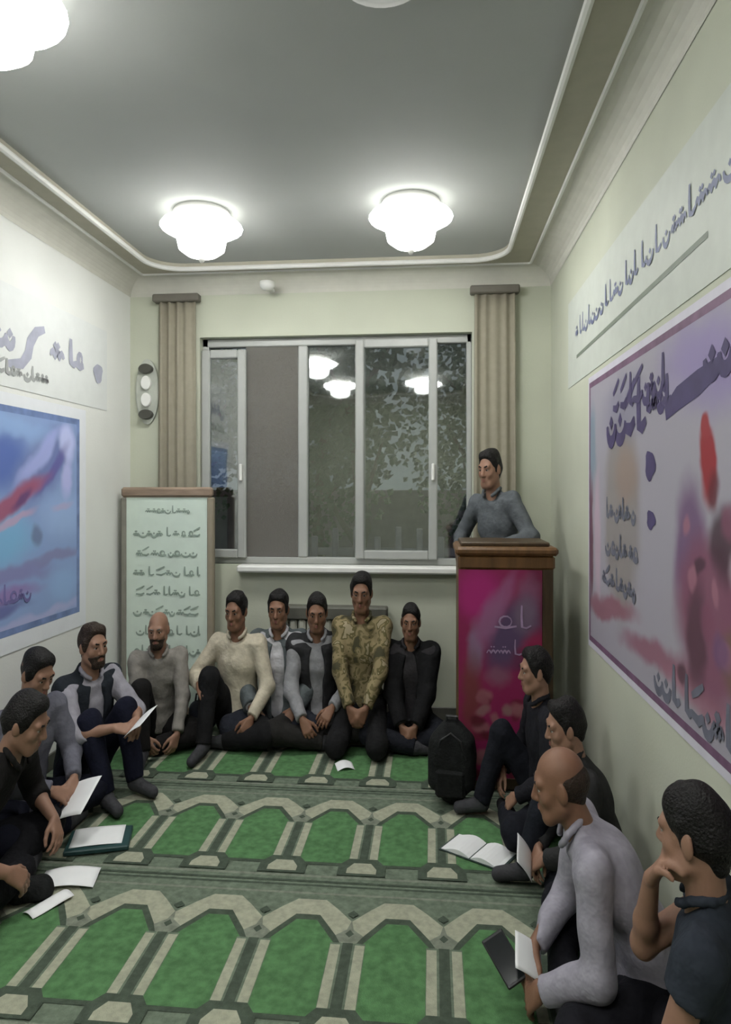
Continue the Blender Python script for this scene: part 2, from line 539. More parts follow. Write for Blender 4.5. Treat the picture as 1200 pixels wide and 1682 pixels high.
# ---------------------------------------------------------------- oval wall fixture
wf = empty('wall_fixture', (-2.035, YB, 2.08))
tag(wf, 'narrow oval wall fixture with dark end caps left of the curtain', 'fixture')
def oval(name, rx, rz, cz, d0, d1, m, par):
    mb = MB()
    n = 28
    vs = []
    for d, s_ in ((d0, 1), (d1, 1), (d1 - 0.006, 0.9)):
        vs += [(rx * s_ * math.cos(2 * math.pi * i / n), -d if s_ == 1 else -(d1 + .004), cz + rz * s_ * math.sin(2 * math.pi * i / n)) for i in range(n)]
    fs = []
    for j in range(2):
        for i in range(n):
            k = (i + 1) % n
            fs.append((j * n + i, j * n + k, (j + 1) * n + k, (j + 1) * n + i))
    fs += [tuple(range(n)), tuple(2 * n + i for i in range(n))]
    mb.add(vs, fs)
    return mb.build(name, m, par)
oval('back_plate', 0.085, 0.235, 0.225, 0.002, 0.025, mat('fixture_plate', (0.45, 0.47, 0.42), 0.5), wf)
oval('upper_cap', 0.05, 0.035, 0.385, 0.024, 0.06, mat('fixture_dark', (0.06, 0.06, 0.05), 0.4), wf)
oval('lower_cap', 0.05, 0.035, 0.06, 0.024, 0.06, mat('fixture_dark', (0.06, 0.06, 0.05)), wf)
oval('upper_glass', 0.036, 0.05, 0.285, 0.024, 0.05, M_white, wf)
oval('lower_glass', 0.036, 0.05, 0.165, 0.024, 0.05, M_white, wf)
MB().box(-0.012, 0.012, -0.035, -0.02, 0.08, 0.37).build('stem', mat('fixture_plate', (0.45, 0.47, 0.42)), wf)

# ---------------------------------------------------------------- radiator
rad = empty('radiator', (-0.68, YB - 0.08, 0))
tag(rad, 'cream radiator with dark top band under the window behind the seated people', 'radiator')
for i in range(12):
    x = -0.36 + i * 0.06
    MB().box(x, x + 0.052, -0.05, 0.045, 0.12, 0.71, bev=.014).build('fin', M_rad, rad)
MB().box(-0.375, 0.375, -0.06, 0.06, 0.71, 0.80, bev=.01).build('top_band', M_radd, rad)  # dark band along the top of the radiator
MB().tube([(-0.38, 0, 0.17), (0.40, 0, 0.17), (0.42, 0, 0.0)], 0.014, 8).build('pipe', M_rad, rad)

# ---------------------------------------------------------------- prayer carpets
M_green = mat('carpet_green', (0.082, 0.195, 0.076), 0.95, 0.25, 30, 0.5, 350)
M_cream = mat('carpet_cream', (0.37, 0.38, 0.285), 0.95, 0.15, 40, 0.5, 350)
M_dgreen = mat('carpet_dark', (0.062, 0.085, 0.060), 0.95, 0.2, 40, 0.5, 350)
M_band = mat('carpet_band', (0.140, 0.180, 0.130), 0.95, 0.25, 40, 0.5, 350)
M_grey = mat('carpet_grey', (0.20, 0.225, 0.175), 0.95, 0.2, 40, 0.5, 350)
CMATS = [M_band, M_green, M_cream, M_dgreen, M_grey]
PITCH = 0.335
def carpet(y0, label, length=0.872, x0=XL + 0.02, x1=XR - 0.02):
    o = empty
    mb = MB()
    h = 0.008
    mb.box(x0, x1, 0, length - 0.004, 0.001, h, 0)
    lay = [h]
    def poly(pts, mi, lv):
        pts2 = []
        for (x, y) in pts:
            pts2.append((min(max(x, x0), x1), min(max(y, 0), length - 0.004)))
        xs = [p[0] for p in pts2]
        ys = [p[1] for p in pts2]
        if max(xs) - min(xs) < 0.004 or max(ys) - min(ys) < 0.002:
            return
        z = h + 0.0006 * lv
        n = len(pts2)
        vs = [(x, y, z) for x, y in pts2]
        mb.add(vs, [tuple(range(n))], mi)
    L = length
    poly([(x0, 0), (x1, 0), (x1, 0.012), (x0, 0.012)], 3, 1)
    poly([(x0, 0.035), (x1, 0.035), (x1, 0.05), (x0, 0.05)], 4, 1)
    poly([(x0, L - 0.03), (x1, L - 0.03), (x1, L - 0.018), (x0, L - 0.018)], 3, 1)
    poly([(x0, L - 0.085), (x1, L - 0.085), (x1, L - 0.072), (x0, L - 0.072)], 4, 1)
    k0 = -8
    for k in range(-8, 5):
        cx = 0.04 + PITCH * k            # column axis
        nx = cx + PITCH / 2              # niche axis
        if nx > x0 - PITCH and nx < x1 + PITCH:
            a, b = 0.122, 0.122
            # cream chevron above the arch, dark arch line, green field
            poly([(nx - PITCH / 2, .475), (nx + PITCH / 2, .475), (nx + PITCH / 2, .625), (nx + .105, .70), (nx + .055, .752), (nx - .055, .752), (nx - .105, .70), (nx - PITCH / 2, .625)], 2, 2)
            poly([(nx - a - .004, .13), (nx + a + .004, .13), (nx + a + .004, .17), (nx - a - .004, .17)], 3, 3)
            poly([(nx - a - .02, .47), (nx + a + .02, .47), (nx + a + .02, .505), (nx + .045, .655), (nx - .045, .655), (nx - a - .02, .505)], 3, 3)
            poly([(nx - a, .15), (nx + a, .15), (nx + a, .49), (nx + .038, .622), (nx - .038, .622), (nx - a, .49)], 1, 4)
        if cx > x0 - 0.1 and cx < x1 + 0.1:
            # column: grey core with two cream bars
            poly([(cx - .062, .10), (cx + .062, .10), (cx + .062, .50), (cx - .062, .50)], 0, 5)
            poly([(cx - .018, .14), (cx + .018, .14), (cx + .018, .50), (cx - .018, .50)], 3, 6)
            for s_ in (-1, 1):
                poly([(cx + s_ * .043 - .017, .17), (cx + s_ * .043 + .017, .17), (cx + s_ * .043 + .017, .49), (cx + s_ * .043 - .017, .49)], 2, 6)
            # capital
            poly([(cx - .03, .50), (cx + .03, .50), (cx + .05, .54), (cx + .012, .575), (cx, .63), (cx - .012, .575), (cx - .05, .54)], 4, 6)
            poly([(cx - .016, .55), (cx, .53), (cx + .016, .55), (cx, .572)], 3, 7)
            poly([(cx - .022, .665), (cx, .645), (cx + .022, .665), (cx, .69)], 3, 7)
            # foot: dark octagon with cream dome
            poly([(cx - .10, .055), (cx + .10, .055), (cx + .10, .13), (cx + .06, .185), (cx - .06, .185), (cx - .10, .13)], 3, 8)
            poly([(cx - .062, .07), (cx + .062, .07), (cx + .062, .105), (cx + .036, .150), (cx - .036, .150), (cx - .062, .105)], 2, 9)
    ob = mb.build('prayer_carpet', CMATS, fix=False)
    ob.location = (0, y0, 0)
    tag(ob, label, 'carpet', 'green prayer carpet rows')
carpet(2.915 - .105 - .872 * 2, 'green prayer carpet row at the bottom edge below the largest arches')
carpet(2.915 - .105 - .872, 'nearest fully seen green prayer carpet row with the largest cream arches')
carpet(2.915 - .105, 'second green prayer carpet row from the front, with open papers on it')
carpet(2.915 - .105 + .872, 'green prayer carpet row in front of the podium foot and back row people')
carpet(2.915 - .105 + .872 * 2, 'farthest green prayer carpet strip under the people at the window wall', length=YB - 0.02 - (2.915 - .105 + .872 * 2))
for yy, nm in ((-0.55, 'green prayer carpet row under the viewer'),):
    carpet(2.915 - .105 - .872 * 3, nm)

# ---------------------------------------------------------------- script-like lettering
LVC = [0]
def lvj(lv):
    LVC[0] = (LVC[0] + 1) % 12
    return lv + 0.6 * LVC[0]
def ribbon(mb, pts, w, plane, lv, mi=0):
    lv = lvj(lv)
    P = [Vector((p[0], p[1], 0)) for p in pts]
    n = len(P)
    if n < 2:
        return
    L_, R_ = [], []
    for i in range(n):
        d = (P[min(i + 1, n - 1)] - P[max(i - 1, 0)])
        if d.length < 1e-6:
            d = Vector((1, 0, 0))
        d.normalize()
        nn = Vector((-d.y, d.x, 0))
        ww = w * (0.35 + 0.65 * math.sin(math.pi * (i + 0.6) / (n + 0.2))) * 0.5
        L_.append(P[i] + nn * ww)
        R_.append(P[i] - nn * ww)
    vs = [plane(p.x, p.y, lv) for p in L_ + R_]
    fs = [(i, i + 1, n + i + 1, n + i) for i in range(n - 1)]
    mb.add(vs, fs, mi)
def dot(mb, x, y, r, plane, lv, mi=0):
    lv = lvj(lv)
    mb.add([plane(x + r, y, lv), plane(x, y + r, lv), plane(x - r, y, lv), plane(x, y - r, lv)], [(0, 1, 2, 3)], mi)
def script(mb, x0, x1, y, h, plane, lv=1, seed=0, w=None, mi=0):
    """flowing cursive strokes between x0 and x1 (baseline y, height h)"""
    g = random.Random(seed)
    w = w or h * 0.17
    x = x0
    while x < x1 - 0.3 * h:
        kind = g.choice('abcdeabc')
        wl = h * g.uniform(0.55, 1.0)
        if x + wl > x1:
            wl = x1 - x
        if kind == 'a':      # tall upright with tail
            ribbon(mb, [(x + wl * .4, y + h), (x + wl * .38, y + h * .5), (x + wl * .42, y + h * .05), (x + wl * .7, y), (x + wl, y + h * .12)], w, plane, lv, mi)
        elif kind == 'b':    # bowl
            ribbon(mb, [(x + wl * (.5 - .5 * math.cos(t)), y + h * .25 - h * .38 * math.sin(t)) for t in [math.pi * i / 8 for i in range(9)]], w, plane, lv, mi)
            dot(mb, x + wl * .5, y + h * .3, w * .55, plane, lv, mi)
        elif kind == 'c':    # teeth along the baseline
            pts = []
            for i in range(13):
                pts.append((x + wl * i / 12, y + h * (.08 + .2 * abs(math.sin(i * math.pi / 4)))))
            ribbon(mb, pts, w, plane, lv, mi)
            dot(mb, x + wl * .35, y + h * .5, w * .5, plane, lv, mi)
            dot(mb, x + wl * .55, y + h * .5, w * .5, plane, lv, mi)
        elif kind == 'd':    # loop
            ribbon(mb, [(x + wl * .5 + wl * .28 * math.cos(t), y + h * .28 + h * .24 * math.sin(t)) for t in [2 * math.pi * i / 10 for i in range(11)]], w * .8, plane, lv, mi)
            ribbon(mb, [(x, y + h * .05), (x + wl * .5, y), (x + wl, y + h * .08)], w, plane, lv, mi)
        else:                # long slanted bar over a low stroke
            ribbon(mb, [(x, y + h * .55), (x + wl * .5, y + h * .75), (x + wl, y + h * .98)], w * .8, plane, lv, mi)
            ribbon(mb, [(x, y + h * .1), (x + wl * .6, y + h * .02), (x + wl, y + h * .2)], w, plane, lv, mi)
        x += wl * 0.95 + (h * 0.25 if g.random() < 0.3 else 0)

# ---------------------------------------------------------------- notice board in the corner
nb = empty('notice_board', (-1.815, 4.66, 0), R(1))
tag(nb, 'tall pale green notice board with script lines and wooden top standing in the corner', 'board')
HW, BH = 0.285, 1.60
MB().box(-HW, HW, -0.005, 0.02, 0.10, BH - 0.02).build('panel', M_board, nb)
MB().box(-HW - 0.035, HW + 0.035, -0.022, 0.035, BH - 0.05, BH + 0.02, bev=.015).build('top_rail', M_boardwood, nb)
MB().box(-HW - 0.035, -HW, -0.02, 0.03, 0.0, BH - 0.05, bev=.008).build('side_post', M_boardshade, nb)  # left post: its dark grey is shade along the board, put into the colour
MB().box(HW, HW + 0.045, -0.02, 0.03, 0.0, BH - 0.05, bev=.008).build('side_post', mat('board_side_wood', (0.28, 0.24, 0.18), 0.5), nb)
MB().box(-HW, HW, -0.015, 0.025, 0.06, 0.11, bev=.008).build('bottom_rail', M_boardwood, nb)
mbx = MB()
pl = lambda x, y, lv: (x, -0.006 - 0.0006 * lv, y)
script(mbx, -0.15, 0.16, 1.445, 0.05, pl, seed=11, w=0.011)
for i in range(8):
    zz = 1.285 - 0.135 * i
    script(mbx, -0.235 + 0.02 * (i % 2), 0.235, zz, 0.062, pl, seed=20 + i, w=0.014)
mbx.build('lettering', M_ink, nb, fix=False)

# ---------------------------------------------------------------- wall prints
def wall_plane(side, x, base):
    # plane coordinates: u = along the wall as read by a viewer facing it, v = height
    if side == 'R':
        return lambda u, v, lv: (-0.0042 - 0.0003 * lv, -u, v)
    return lambda u, v, lv: (0.0042 + 0.0003 * lv, u, v)
def quad(mb, pts, plane, lv, mi=0):
    mb.add([plane(x, y, lv) for x, y in pts], [tuple(range(len(pts)))], mi)
def frame_band(mb, u0, u1, v0, v1, w, plane, lv, mi=0):
    quad(mb, [(u0, v0), (u1, v0), (u1, v0 + w), (u0, v0 + w)], plane, lv, mi)
    quad(mb, [(u0, v1 - w), (u1, v1 - w), (u1, v1), (u0, v1)], plane, lv, mi)
    quad(mb, [(u0, v0 + w), (u0 + w, v0 + w), (u0 + w, v1 - w), (u0, v1 - w)], plane, lv, mi)
    quad(mb, [(u1 - w, v0 + w), (u1, v0 + w), (u1, v1 - w), (u1 - w, v1 - w)], plane, lv, mi)
def blob(mb, cx, cy, rx, ry, plane, lv, mi=0, n=18, rot=0.0, wob=0.12, seed=0):
    g = random.Random(seed)
    ph = g.random() * 6
    lv = lvj(lv)
    pts = []
    for i in range(n):
        a = 2 * math.pi * i / n
        k = 1 + wob * math.sin(3 * a + ph) + wob * 0.6 * math.sin(5 * a + 2 * ph)
        x, y = rx * k * math.cos(a), ry * k * math.sin(a)
        pts.append((cx + x * math.cos(rot) - y * math.sin(rot), cy + x * math.sin(rot) + y * math.cos(rot)))
    quad(mb, pts, plane, lv, mi)

def painted(name, base, spots, axis='X', warp=0.05, wscale=5.0, rough=0.6):
    # flat print: soft colour patches laid over a ground colour, (centre u, v), (radii), turn, colour, softness, opacity
    m = bpy.data.materials.new(name)
    m.use_nodes = True
    nt = m.node_tree
    b = nt.nodes['Principled BSDF']
    b.inputs['Roughness'].default_value = rough
    tc = nt.nodes.new('ShaderNodeTexCoord')
    nz = nt.nodes.new('ShaderNodeTexNoise')
    nz.inputs['Scale'].default_value = wscale
    nz.inputs['Detail'].default_value = 2
    nt.links.new(tc.outputs['Object'], nz.inputs['Vector'])
    sb = nt.nodes.new('ShaderNodeVectorMath')
    sb.operation = 'SUBTRACT'
    sb.inputs[1].default_value = (0.5, 0.5, 0.5)
    nt.links.new(nz.outputs['Color'], sb.inputs[0])
    ml = nt.nodes.new('ShaderNodeVectorMath')
    ml.operation = 'MULTIPLY_ADD'
    ml.inputs[1].default_value = (warp * 2, warp * 2, warp * 2)
    nt.links.new(sb.outputs[0], ml.inputs[0])
    nt.links.new(tc.outputs['Object'], ml.inputs[2])
    prev = None
    for (c, r, rot, col, soft, op) in spots:
        mp = nt.nodes.new('ShaderNodeMapping')
        mp.vector_type = 'TEXTURE'
        if axis == 'X':
            mp.inputs['Location'].default_value = (0, c[0], c[1])
            mp.inputs['Rotation'].default_value = (R(rot), 0, 0)
            mp.inputs['Scale'].default_value = (50, r[0], r[1])
        else:
            mp.inputs['Location'].default_value = (c[0], 0, c[1])
            mp.inputs['Rotation'].default_value = (0, -R(rot), 0)
            mp.inputs['Scale'].default_value = (r[0], 50, r[1])
        nt.links.new(ml.outputs[0], mp.inputs[0])
        ln = nt.nodes.new('ShaderNodeVectorMath')
        ln.operation = 'LENGTH'
        nt.links.new(mp.outputs[0], ln.inputs[0])
        mr = nt.nodes.new('ShaderNodeMapRange')
        mr.interpolation_type = 'SMOOTHSTEP'
        mr.inputs[1].default_value = 1.0 - soft
        mr.inputs[2].default_value = 1.0 + soft
        mr.inputs[3].default_value = op
        mr.inputs[4].default_value = 0.0
        nt.links.new(ln.outputs['Value'], mr.inputs[0])
        mx = nt.nodes.new('ShaderNodeMix')
        mx.data_type = 'RGBA'
        nt.links.new(mr.outputs[0], mx.inputs[0])
        if prev is None:
            mx.inputs[6].default_value = (*base, 1)
        else:
            nt.links.new(prev, mx.inputs[6])
        mx.inputs[7].default_value = (*col, 1)
        prev = mx.outputs[2]
    nt.links.new(prev, b.inputs['Base Color'])
    return m

PLUM, PURP, DARK, ROSE, PALE = (0.20, 0.07, 0.12), (0.15, 0.075, 0.17), (0.055, 0.025, 0.04), (0.34, 0.15, 0.20), (0.46, 0.36, 0.43)
gp = random.Random(3)
RS = [((3.61, 1.83), (.075, .19), 0, (0.20, 0.27, 0.34), .4, .9), ((3.63, 1.34), (.04, .30), 0, (0.15, 0.06, 0.09), .35, .95), ((3.50, 1.36), (.06, .30), 0, (0.50, 0.38, 0.46), .5, .9),
      ((3.08, 1.50), (.27, .44), 0, (0.265, 0.24, 0.235), .22, .95), ((3.0, 1.66), (.17, .12), 0, (0.30, 0.215, 0.18), .5, .7), ((3.05, 1.95), (.30, .12), 0, (0.24, 0.23, 0.31), .6, .8),
      ((2.10, 1.98), (.40, .13), 8, (0.26, 0.20, 0.42), .6, .8), ((3.30, 1.06), (.42, .05), -6, (0.27, 0.12, 0.16), .4, .95), ((2.65, 1.00), (.38, .05), -4, (0.27, 0.12, 0.17), .5, .95), ((2.2, .98), (.30, .05), 0, ROSE, .5, .8),
      ((2.28, 1.42), (.13, .20), 0, PURP, .35, .9), ((2.12, 1.22), (.26, .24), 0, PLUM, .3, .95), ((1.55, 1.25), (.45, .30), 0, PLUM, .4, .9), ((2.02, 1.45), (.10, .10), 0, DARK, .4, .9), ((2.22, 1.15), (.08, .16), 0, (0.09, 0.04, 0.06), .4, .9),
      ((1.90, 1.38), (.08, .06), 0, PALE, .4, .9), ((1.93, 1.14), (.10, .09), 0, (0.17, 0.10, 0.07), .4, .9), ((1.70, 1.42), (.14, .12), 0, (0.38, 0.30, 0.30), .5, .8)]
for i in range(26):
    RS.append(((gp.uniform(1.2, 2.36), gp.uniform(.95, 1.55)), (gp.uniform(.02, .06), gp.uniform(.02, .05)), gp.uniform(0, 90), gp.choice([PURP, PLUM, DARK, ROSE, PALE, ROSE]), .4, .8))
RS += [((2.135, 1.69), (.052, .12), 0, (0.28, 0.02, 0.03), .3, 1.0), ((2.10, 1.60), (.04, .05), 0, (0.12, 0.01, 0.02), .5, .9), ((2.14, 1.80), (.03, .035), 0, (0.30, 0.03, 0.04), .3, 1.0)]
M_lilac = painted('poster_lilac_print', (0.35, 0.33, 0.385), RS, 'X', .045, 6)
_unused = ramp_mat('poster_lilac', [(0.3, (0.36, 0.33, 0.40)), (0.7, (0.47, 0.45, 0.50))], 3.0)
M_lilacw = mat('poster_margin', (0.62, 0.60, 0.68), 0.6, 0.04)
M_purple = mat('poster_purple', (0.17, 0.095, 0.16), 0.6, 0.2)
M_plum = mat('poster_plum', (0.22, 0.08, 0.12), 0.6, 0.25)
M_red = mat('poster_red', (0.33, 0.025, 0.035), 0.6, 0.2)
M_taupe = mat('poster_taupe', (0.26, 0.235, 0.225), 0.6, 0.12)
M_navy = mat('poster_navy', (0.065, 0.05, 0.13), 0.6, 0.15)
M_slate = mat('poster_slate', (0.14, 0.145, 0.19), 0.6, 0.15)
M_bluegrey = mat('poster_bluegrey', (0.20, 0.27, 0.34), 0.6, 0.15)
M_pinkp = mat('poster_pink', (0.48, 0.36, 0.43), 0.6, 0.1)

# right wall poster: u = -y ; far edge y=3.69
rp = empty('wall_poster', (XR, 0, 0))
tag(rp, 'large lilac poster with purple border and red figure on the right wall', 'poster')
P_ = wall_plane('R', XR, 0)
U0, U1, V0, V1 = -3.70, -0.75, 0.835, 2.145
sh = MB()
sh.box(-0.004, -0.001, 0.75, 3.70, V0 - 0.03, V1 + 0.03)
sh.build('sheet', M_lilacw, rp)
b_ = MB(); quad(b_, [(U0 + .02, V0), (U1, V0), (U1, V1), (U0 + .02, V1)], P_, 1); b_.build('printed_ground', M_lilac, rp, fix=False)
b_ = MB(); frame_band(b_, U0 + .02, U1, V0, V1, 0.028, P_, 2); b_.build('border', M_purple, rp, fix=False)
b_ = MB()
for i, (u, v, du, hh) in enumerate([(-3.34, 1.48, .5, .09), (-3.34, 1.32, .52, .09), (-3.40, 1.17, .54, .09)]):
    script(b_, u, u + du, v, hh, P_, 4, seed=31 + i, w=0.028)
script(b_, -2.62, -1.2, 0.90, 0.12, P_, 4, seed=38, w=0.035)
b_.build('small_lettering', M_slate, rp, fix=False)
b_ = MB()
script(b_, -3.30, -2.72, 1.84, 0.20, P_, 4, seed=41, w=0.06)
script(b_, -3.2, -2.5, 1.95, 0.13, P_, 4, seed=45, w=0.035)
script(b_, -2.72, -2.44, 1.90, 0.10, P_, 4, seed=43, w=0.045)
ribbon(b_, [(-2.50, 1.865), (-2.38, 1.90), (-2.20, 1.925), (-2.05, 1.95)], 0.085, P_, 4)
blob(b_, -2.67, 1.69, 0.06, 0.055, P_, 4, seed=3)
blob(b_, -2.66, 1.49, 0.05, 0.035, P_, 4, seed=4)
script(b_, -2.15, -1.3, 1.95, 0.14, P_, 4, seed=44, w=0.05)
b_.build('large_lettering', M_navy, rp, fix=False)
# right text banner
rb_ = empty('text_banner', (XR, 0, 0))
tag(rb_, 'long pale banner with blue script and grey rule high on the right wall', 'banner')
MB().box(-0.003, -0.001, 0.6, 4.25, 2.20, 2.70).build('sheet', mat('banner_sheet_pale', (0.55, 0.58, 0.53), 0.6, 0.03), rb_)
b_ = MB(); script(b_, -4.02, -1.0, 2.455, 0.10, P_, 1, seed=61, w=0.022); b_.build('lettering', mat('banner_blue', (0.17, 0.19, 0.30), 0.6, 0.1), rb_, fix=False)
b_ = MB(); quad(b_, [(-4.0, 2.333), (-2.13, 2.338), (-2.13, 2.358), (-4.0, 2.353)], P_, 1); b_.build('rule', mat('banner_grey', (0.20, 0.23, 0.19), 0.6), rb_, fix=False)

# left wall: blue poster and text banner (u = y)
Q_ = wall_plane('L', XL, 0)
lp = empty('wall_poster', (XL, 0, 0))
tag(lp, 'blue and white poster with red streak on the left wall', 'poster')
MB().box(0.001, 0.004, 2.55, 4.21, 0.76, 2.10).build('sheet', mat('poster_white', (0.80, 0.82, 0.86), 0.6, 0.02), lp)
BS = [((3.30, 1.76), (.26, .16), 0, (0.10, 0.16, 0.46), .5, .95), ((2.9, 1.5), (.3, .3), 0, (0.14, 0.22, 0.50), .6, .8), ((3.75, 1.74), (.34, .14), 35, (0.16, 0.20, 0.44), .5, .9), ((3.30, 1.93), (.5, .05), -3, (0.30, 0.45, 0.75), .6, .9),
      ((3.35, 1.33), (.26, .13), 5, (0.22, 0.47, 0.74), .6, .95), ((3.95, 1.45), (.2, .12), 0, (0.34, 0.48, 0.78), .6, .9), ((3.99, 1.88), (.075, .10), 10, (0.55, 0.60, 0.92), .4, 1), ((3.98, 1.68), (.055, .11), -8, (0.50, 0.52, 0.86), .45, .95),
      ((3.70, 1.79), (.26, .045), 36, (0.40, 0.45, 0.80), .5, .9), ((3.82, 1.71), (.20, .035), 40, (0.13, 0.12, 0.36), .5, .9), ((3.42, 1.53), (.36, .055), 24, (0.36, 0.10, 0.18), .4, .95), ((3.52, 1.55), (.10, .03), 30, (0.13, 0.06, 0.19), .5, .9), ((3.45, 1.44), (.2, .02), 16, (0.55, 0.38, 0.55), .5, .8),
      ((3.66, 1.36), (.045, .06), 0, (0.16, 0.21, 0.37), .5, .9), ((3.93, 1.51), (.10, .025), 6, (0.46, 0.42, 0.66), .5, .8), ((3.85, 1.22), (.30, .03), 8, (0.24, 0.25, 0.46), .5, .9), ((3.3, 1.15), (.5, .05), 0, (0.24, 0.24, 0.48), .5, .9), ((3.3, 1.05), (.36, .035), 2, (0.30, 0.20, 0.46), .5, .9), ((3.25, .99), (.3, .035), 0, (0.13, 0.14, 0.36), .5, .9),
      ((3.95, 1.05), (.14, .10), 0, (0.30, 0.46, 0.76), .6, .9), ((3.6, .89), (.6, .03), 3, (0.44, 0.46, 0.72), .6, .9)]
M_blue = painted('poster_blue_print', (0.27, 0.38, 0.66), BS, 'X', .05, 5)
b_ = MB(); quad(b_, [(2.60, .85), (4.12, .85), (4.12, 2.03), (2.60, 2.03)], Q_, 1); b_.build('printed_ground', M_blue, lp, fix=False)
b_ = MB(); frame_band(b_, 2.60, 4.13, .85, 2.035, 0.035, Q_, 2)
b_.build('dark_blue_band', mat('poster_steel', (0.17, 0.24, 0.46), 0.6, 0.2), lp, fix=False)
b_ = MB()
script(b_, 2.75, 3.60, 1.02, 0.10, Q_, 5, seed=81, w=0.02)
b_.build('lettering', mat('poster_violet', (0.17, 0.15, 0.37), 0.6, 0.2), lp, fix=False)

lb = empty('text_banner', (XL, 0, 0))
tag(lb, 'white banner with bold grey blue script high on the left wall', 'banner')
MB().box(0.001, 0.003, 2.6, 4.50, 2.13, 2.66).build('sheet', mat('banner_sheet_white', (0.74, 0.76, 0.75), 0.6, 0.02), lb)
b_ = MB()
script(b_, 2.7, 3.45, 2.36, 0.16, Q_, 1, seed=91, w=0.05)
ribbon(b_, [(3.74, 2.50), (3.66, 2.47), (3.60, 2.40), (3.58, 2.33), (3.52, 2.27), (3.40, 2.25)], 0.07, Q_, 1)
script(b_, 3.80, 4.2, 2.36, 0.15, Q_, 1, seed=95, w=0.05)
blob(b_, 4.37, 2.36, .06, .062, Q_, 1, seed=15)
b_.build('large_lettering', mat('banner_greyblue', (0.40, 0.41, 0.50), 0.6, 0.1), lb, fix=False)
b_ = MB()
script(b_, 2.7, 3.78, 2.20, 0.075, Q_, 1, seed=97, w=0.024)
b_.build('small_lettering', mat('banner_grey2', (0.36, 0.37, 0.37), 0.6, 0.1), lb, fix=False)

# ---------------------------------------------------------------- podium
pod = empty('podium', (0.385, 3.96, 0.0145))
tag(pod, 'tall wooden podium with magenta banner on its front', 'podium')
HWp, HD, PH = 0.235, 0.19, 1.295
MB().box(-HWp, HWp, -HD - 0.004, -HD + 0.016, 0.03, PH - 0.10, bev=.004).build('front_panel', M_wood, pod)
MB().box(-HWp - .012, -HWp + .012, -HD, HD, 0.03, PH - 0.10, bev=.004).build('side_panel', M_wood, pod)
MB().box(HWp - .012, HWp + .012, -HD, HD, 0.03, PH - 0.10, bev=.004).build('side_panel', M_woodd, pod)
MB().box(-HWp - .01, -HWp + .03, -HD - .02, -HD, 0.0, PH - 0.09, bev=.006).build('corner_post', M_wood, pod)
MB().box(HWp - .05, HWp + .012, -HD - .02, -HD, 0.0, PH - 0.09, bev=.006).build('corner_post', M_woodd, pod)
MB().box(-HWp - .015, HWp + .015, -HD - .025, HD, 0.0, 0.07, bev=.008).build('plinth', M_woodd, pod)
MB().box(-HWp - .015, HWp + .02, -HD - .03, HD + .01, PH - 0.13, PH - 0.055, bev=.012).build('cornice', M_wood, pod)
MB().box(-HWp - .03, HWp + .035, -HD - .05, HD + .03, PH - 0.055, PH - 0.01, bev=.014).build('top_slab', M_wood, pod)
MB().box(-HWp, HWp, -HD + .02, HD, PH - 0.012, PH + 0.012, bev=.006).build('reading_desk', M_woodd, pod)
ban = MB()
NB = 10
vs, fs = [], []
for j in range(16):
    z = 0.05 + (PH - 0.18) * j / 15
    for i in range(NB + 1):
        u = i / NB
        vs.append((-HWp - .012 + (2 * HWp - .035) * u, -HD - .026 - .004 * math.sin(u * 7 + j * .4), z))
for j in range(15):
    for i in range(NB):
        a = j * (NB + 1) + i
        fs.append((a, a + 1, a + NB + 2, a + NB + 1))
ban.add(vs, fs)
gp = random.Random(9)
MS = [((-.14, 1.03), (.11, .13), 0, (0.60, 0.02, 0.26), .5, .95), ((.17, .95), (.06, .35), 0, (0.20, 0.008, 0.06), .5, .9), ((.0, 1.04), (.04, .12), -20, (0.50, 0.16, 0.36), .6, .85), ((.12, 1.03), (.05, .10), 0, (0.36, 0.14, 0.26), .6, .8), ((.03, .82), (.11, .20), -28, (0.13, 0.085, 0.20), .4, .95),
      ((.10, .93), (.06, .09), 0, (0.28, 0.19, 0.29), .6, .85), ((-.16, .74), (.035, .12), 0, (0.36, 0.25, 0.40), .6, .9), ((-.09, .90), (.05, .14), -20, (0.46, 0.20, 0.40), .6, .8), ((.10, .70), (.08, .05), 30, (0.20, 0.03, 0.11), .5, .9), ((.15, .76), (.06, .08), 0, (0.44, 0.012, 0.10), .6, .9),
      ((-.18, .5), (.05, .2), 0, (0.26, 0.06, 0.05), .6, .8), ((-.04, .60), (.06, .05), 0, (0.36, 0.15, 0.24), .6, .8)]
for i in range(30):
    MS.append(((gp.uniform(-.16, .12), gp.uniform(.06, .52)), (gp.uniform(.018, .04), gp.uniform(.018, .045)), gp.uniform(0, 90), gp.choice([(0.48, 0.19, 0.21), (0.42, 0.13, 0.17), (0.14, 0.008, 0.02), (0.24, 0.015, 0.05), (0.42, 0.22, 0.22)]), .45, .85))
MS = [(c_, r_, t_, tuple(v * 0.66 for v in k_), a_, b2_) for (c_, r_, t_, k_, a_, b2_) in MS]  # print colours darkened for the weaker light on the podium front
M_mag = painted('banner_magenta_print', (0.25, 0.009, 0.08), MS, 'Y', .03, 9)
bo = ban.build('banner', M_mag, pod, True, fix=False)
tag(bo, 'magenta printed banner')
PB = lambda x, y, lv: (x, -HD - .0312 - 0.0003 * lv, y)
b_ = MB()
script(b_, -.06, .13, .86, .12, PB, 3, seed=101, w=.013)
script(b_, -.10, .10, .72, .08, PB, 3, seed=102, w=.010)
b_.build('pale_lettering', mat('banner_pale', (0.36, 0.25, 0.40), 0.6, 0.15, 20), bo, fix=False)
st = MB().box(0.16, 0.76, 4.22, 4.70, 0.012, 0.13, bev=.01).build('platform_step', M_woodd)
tag(st, 'low wooden step behind the podium under the speaker', 'step')

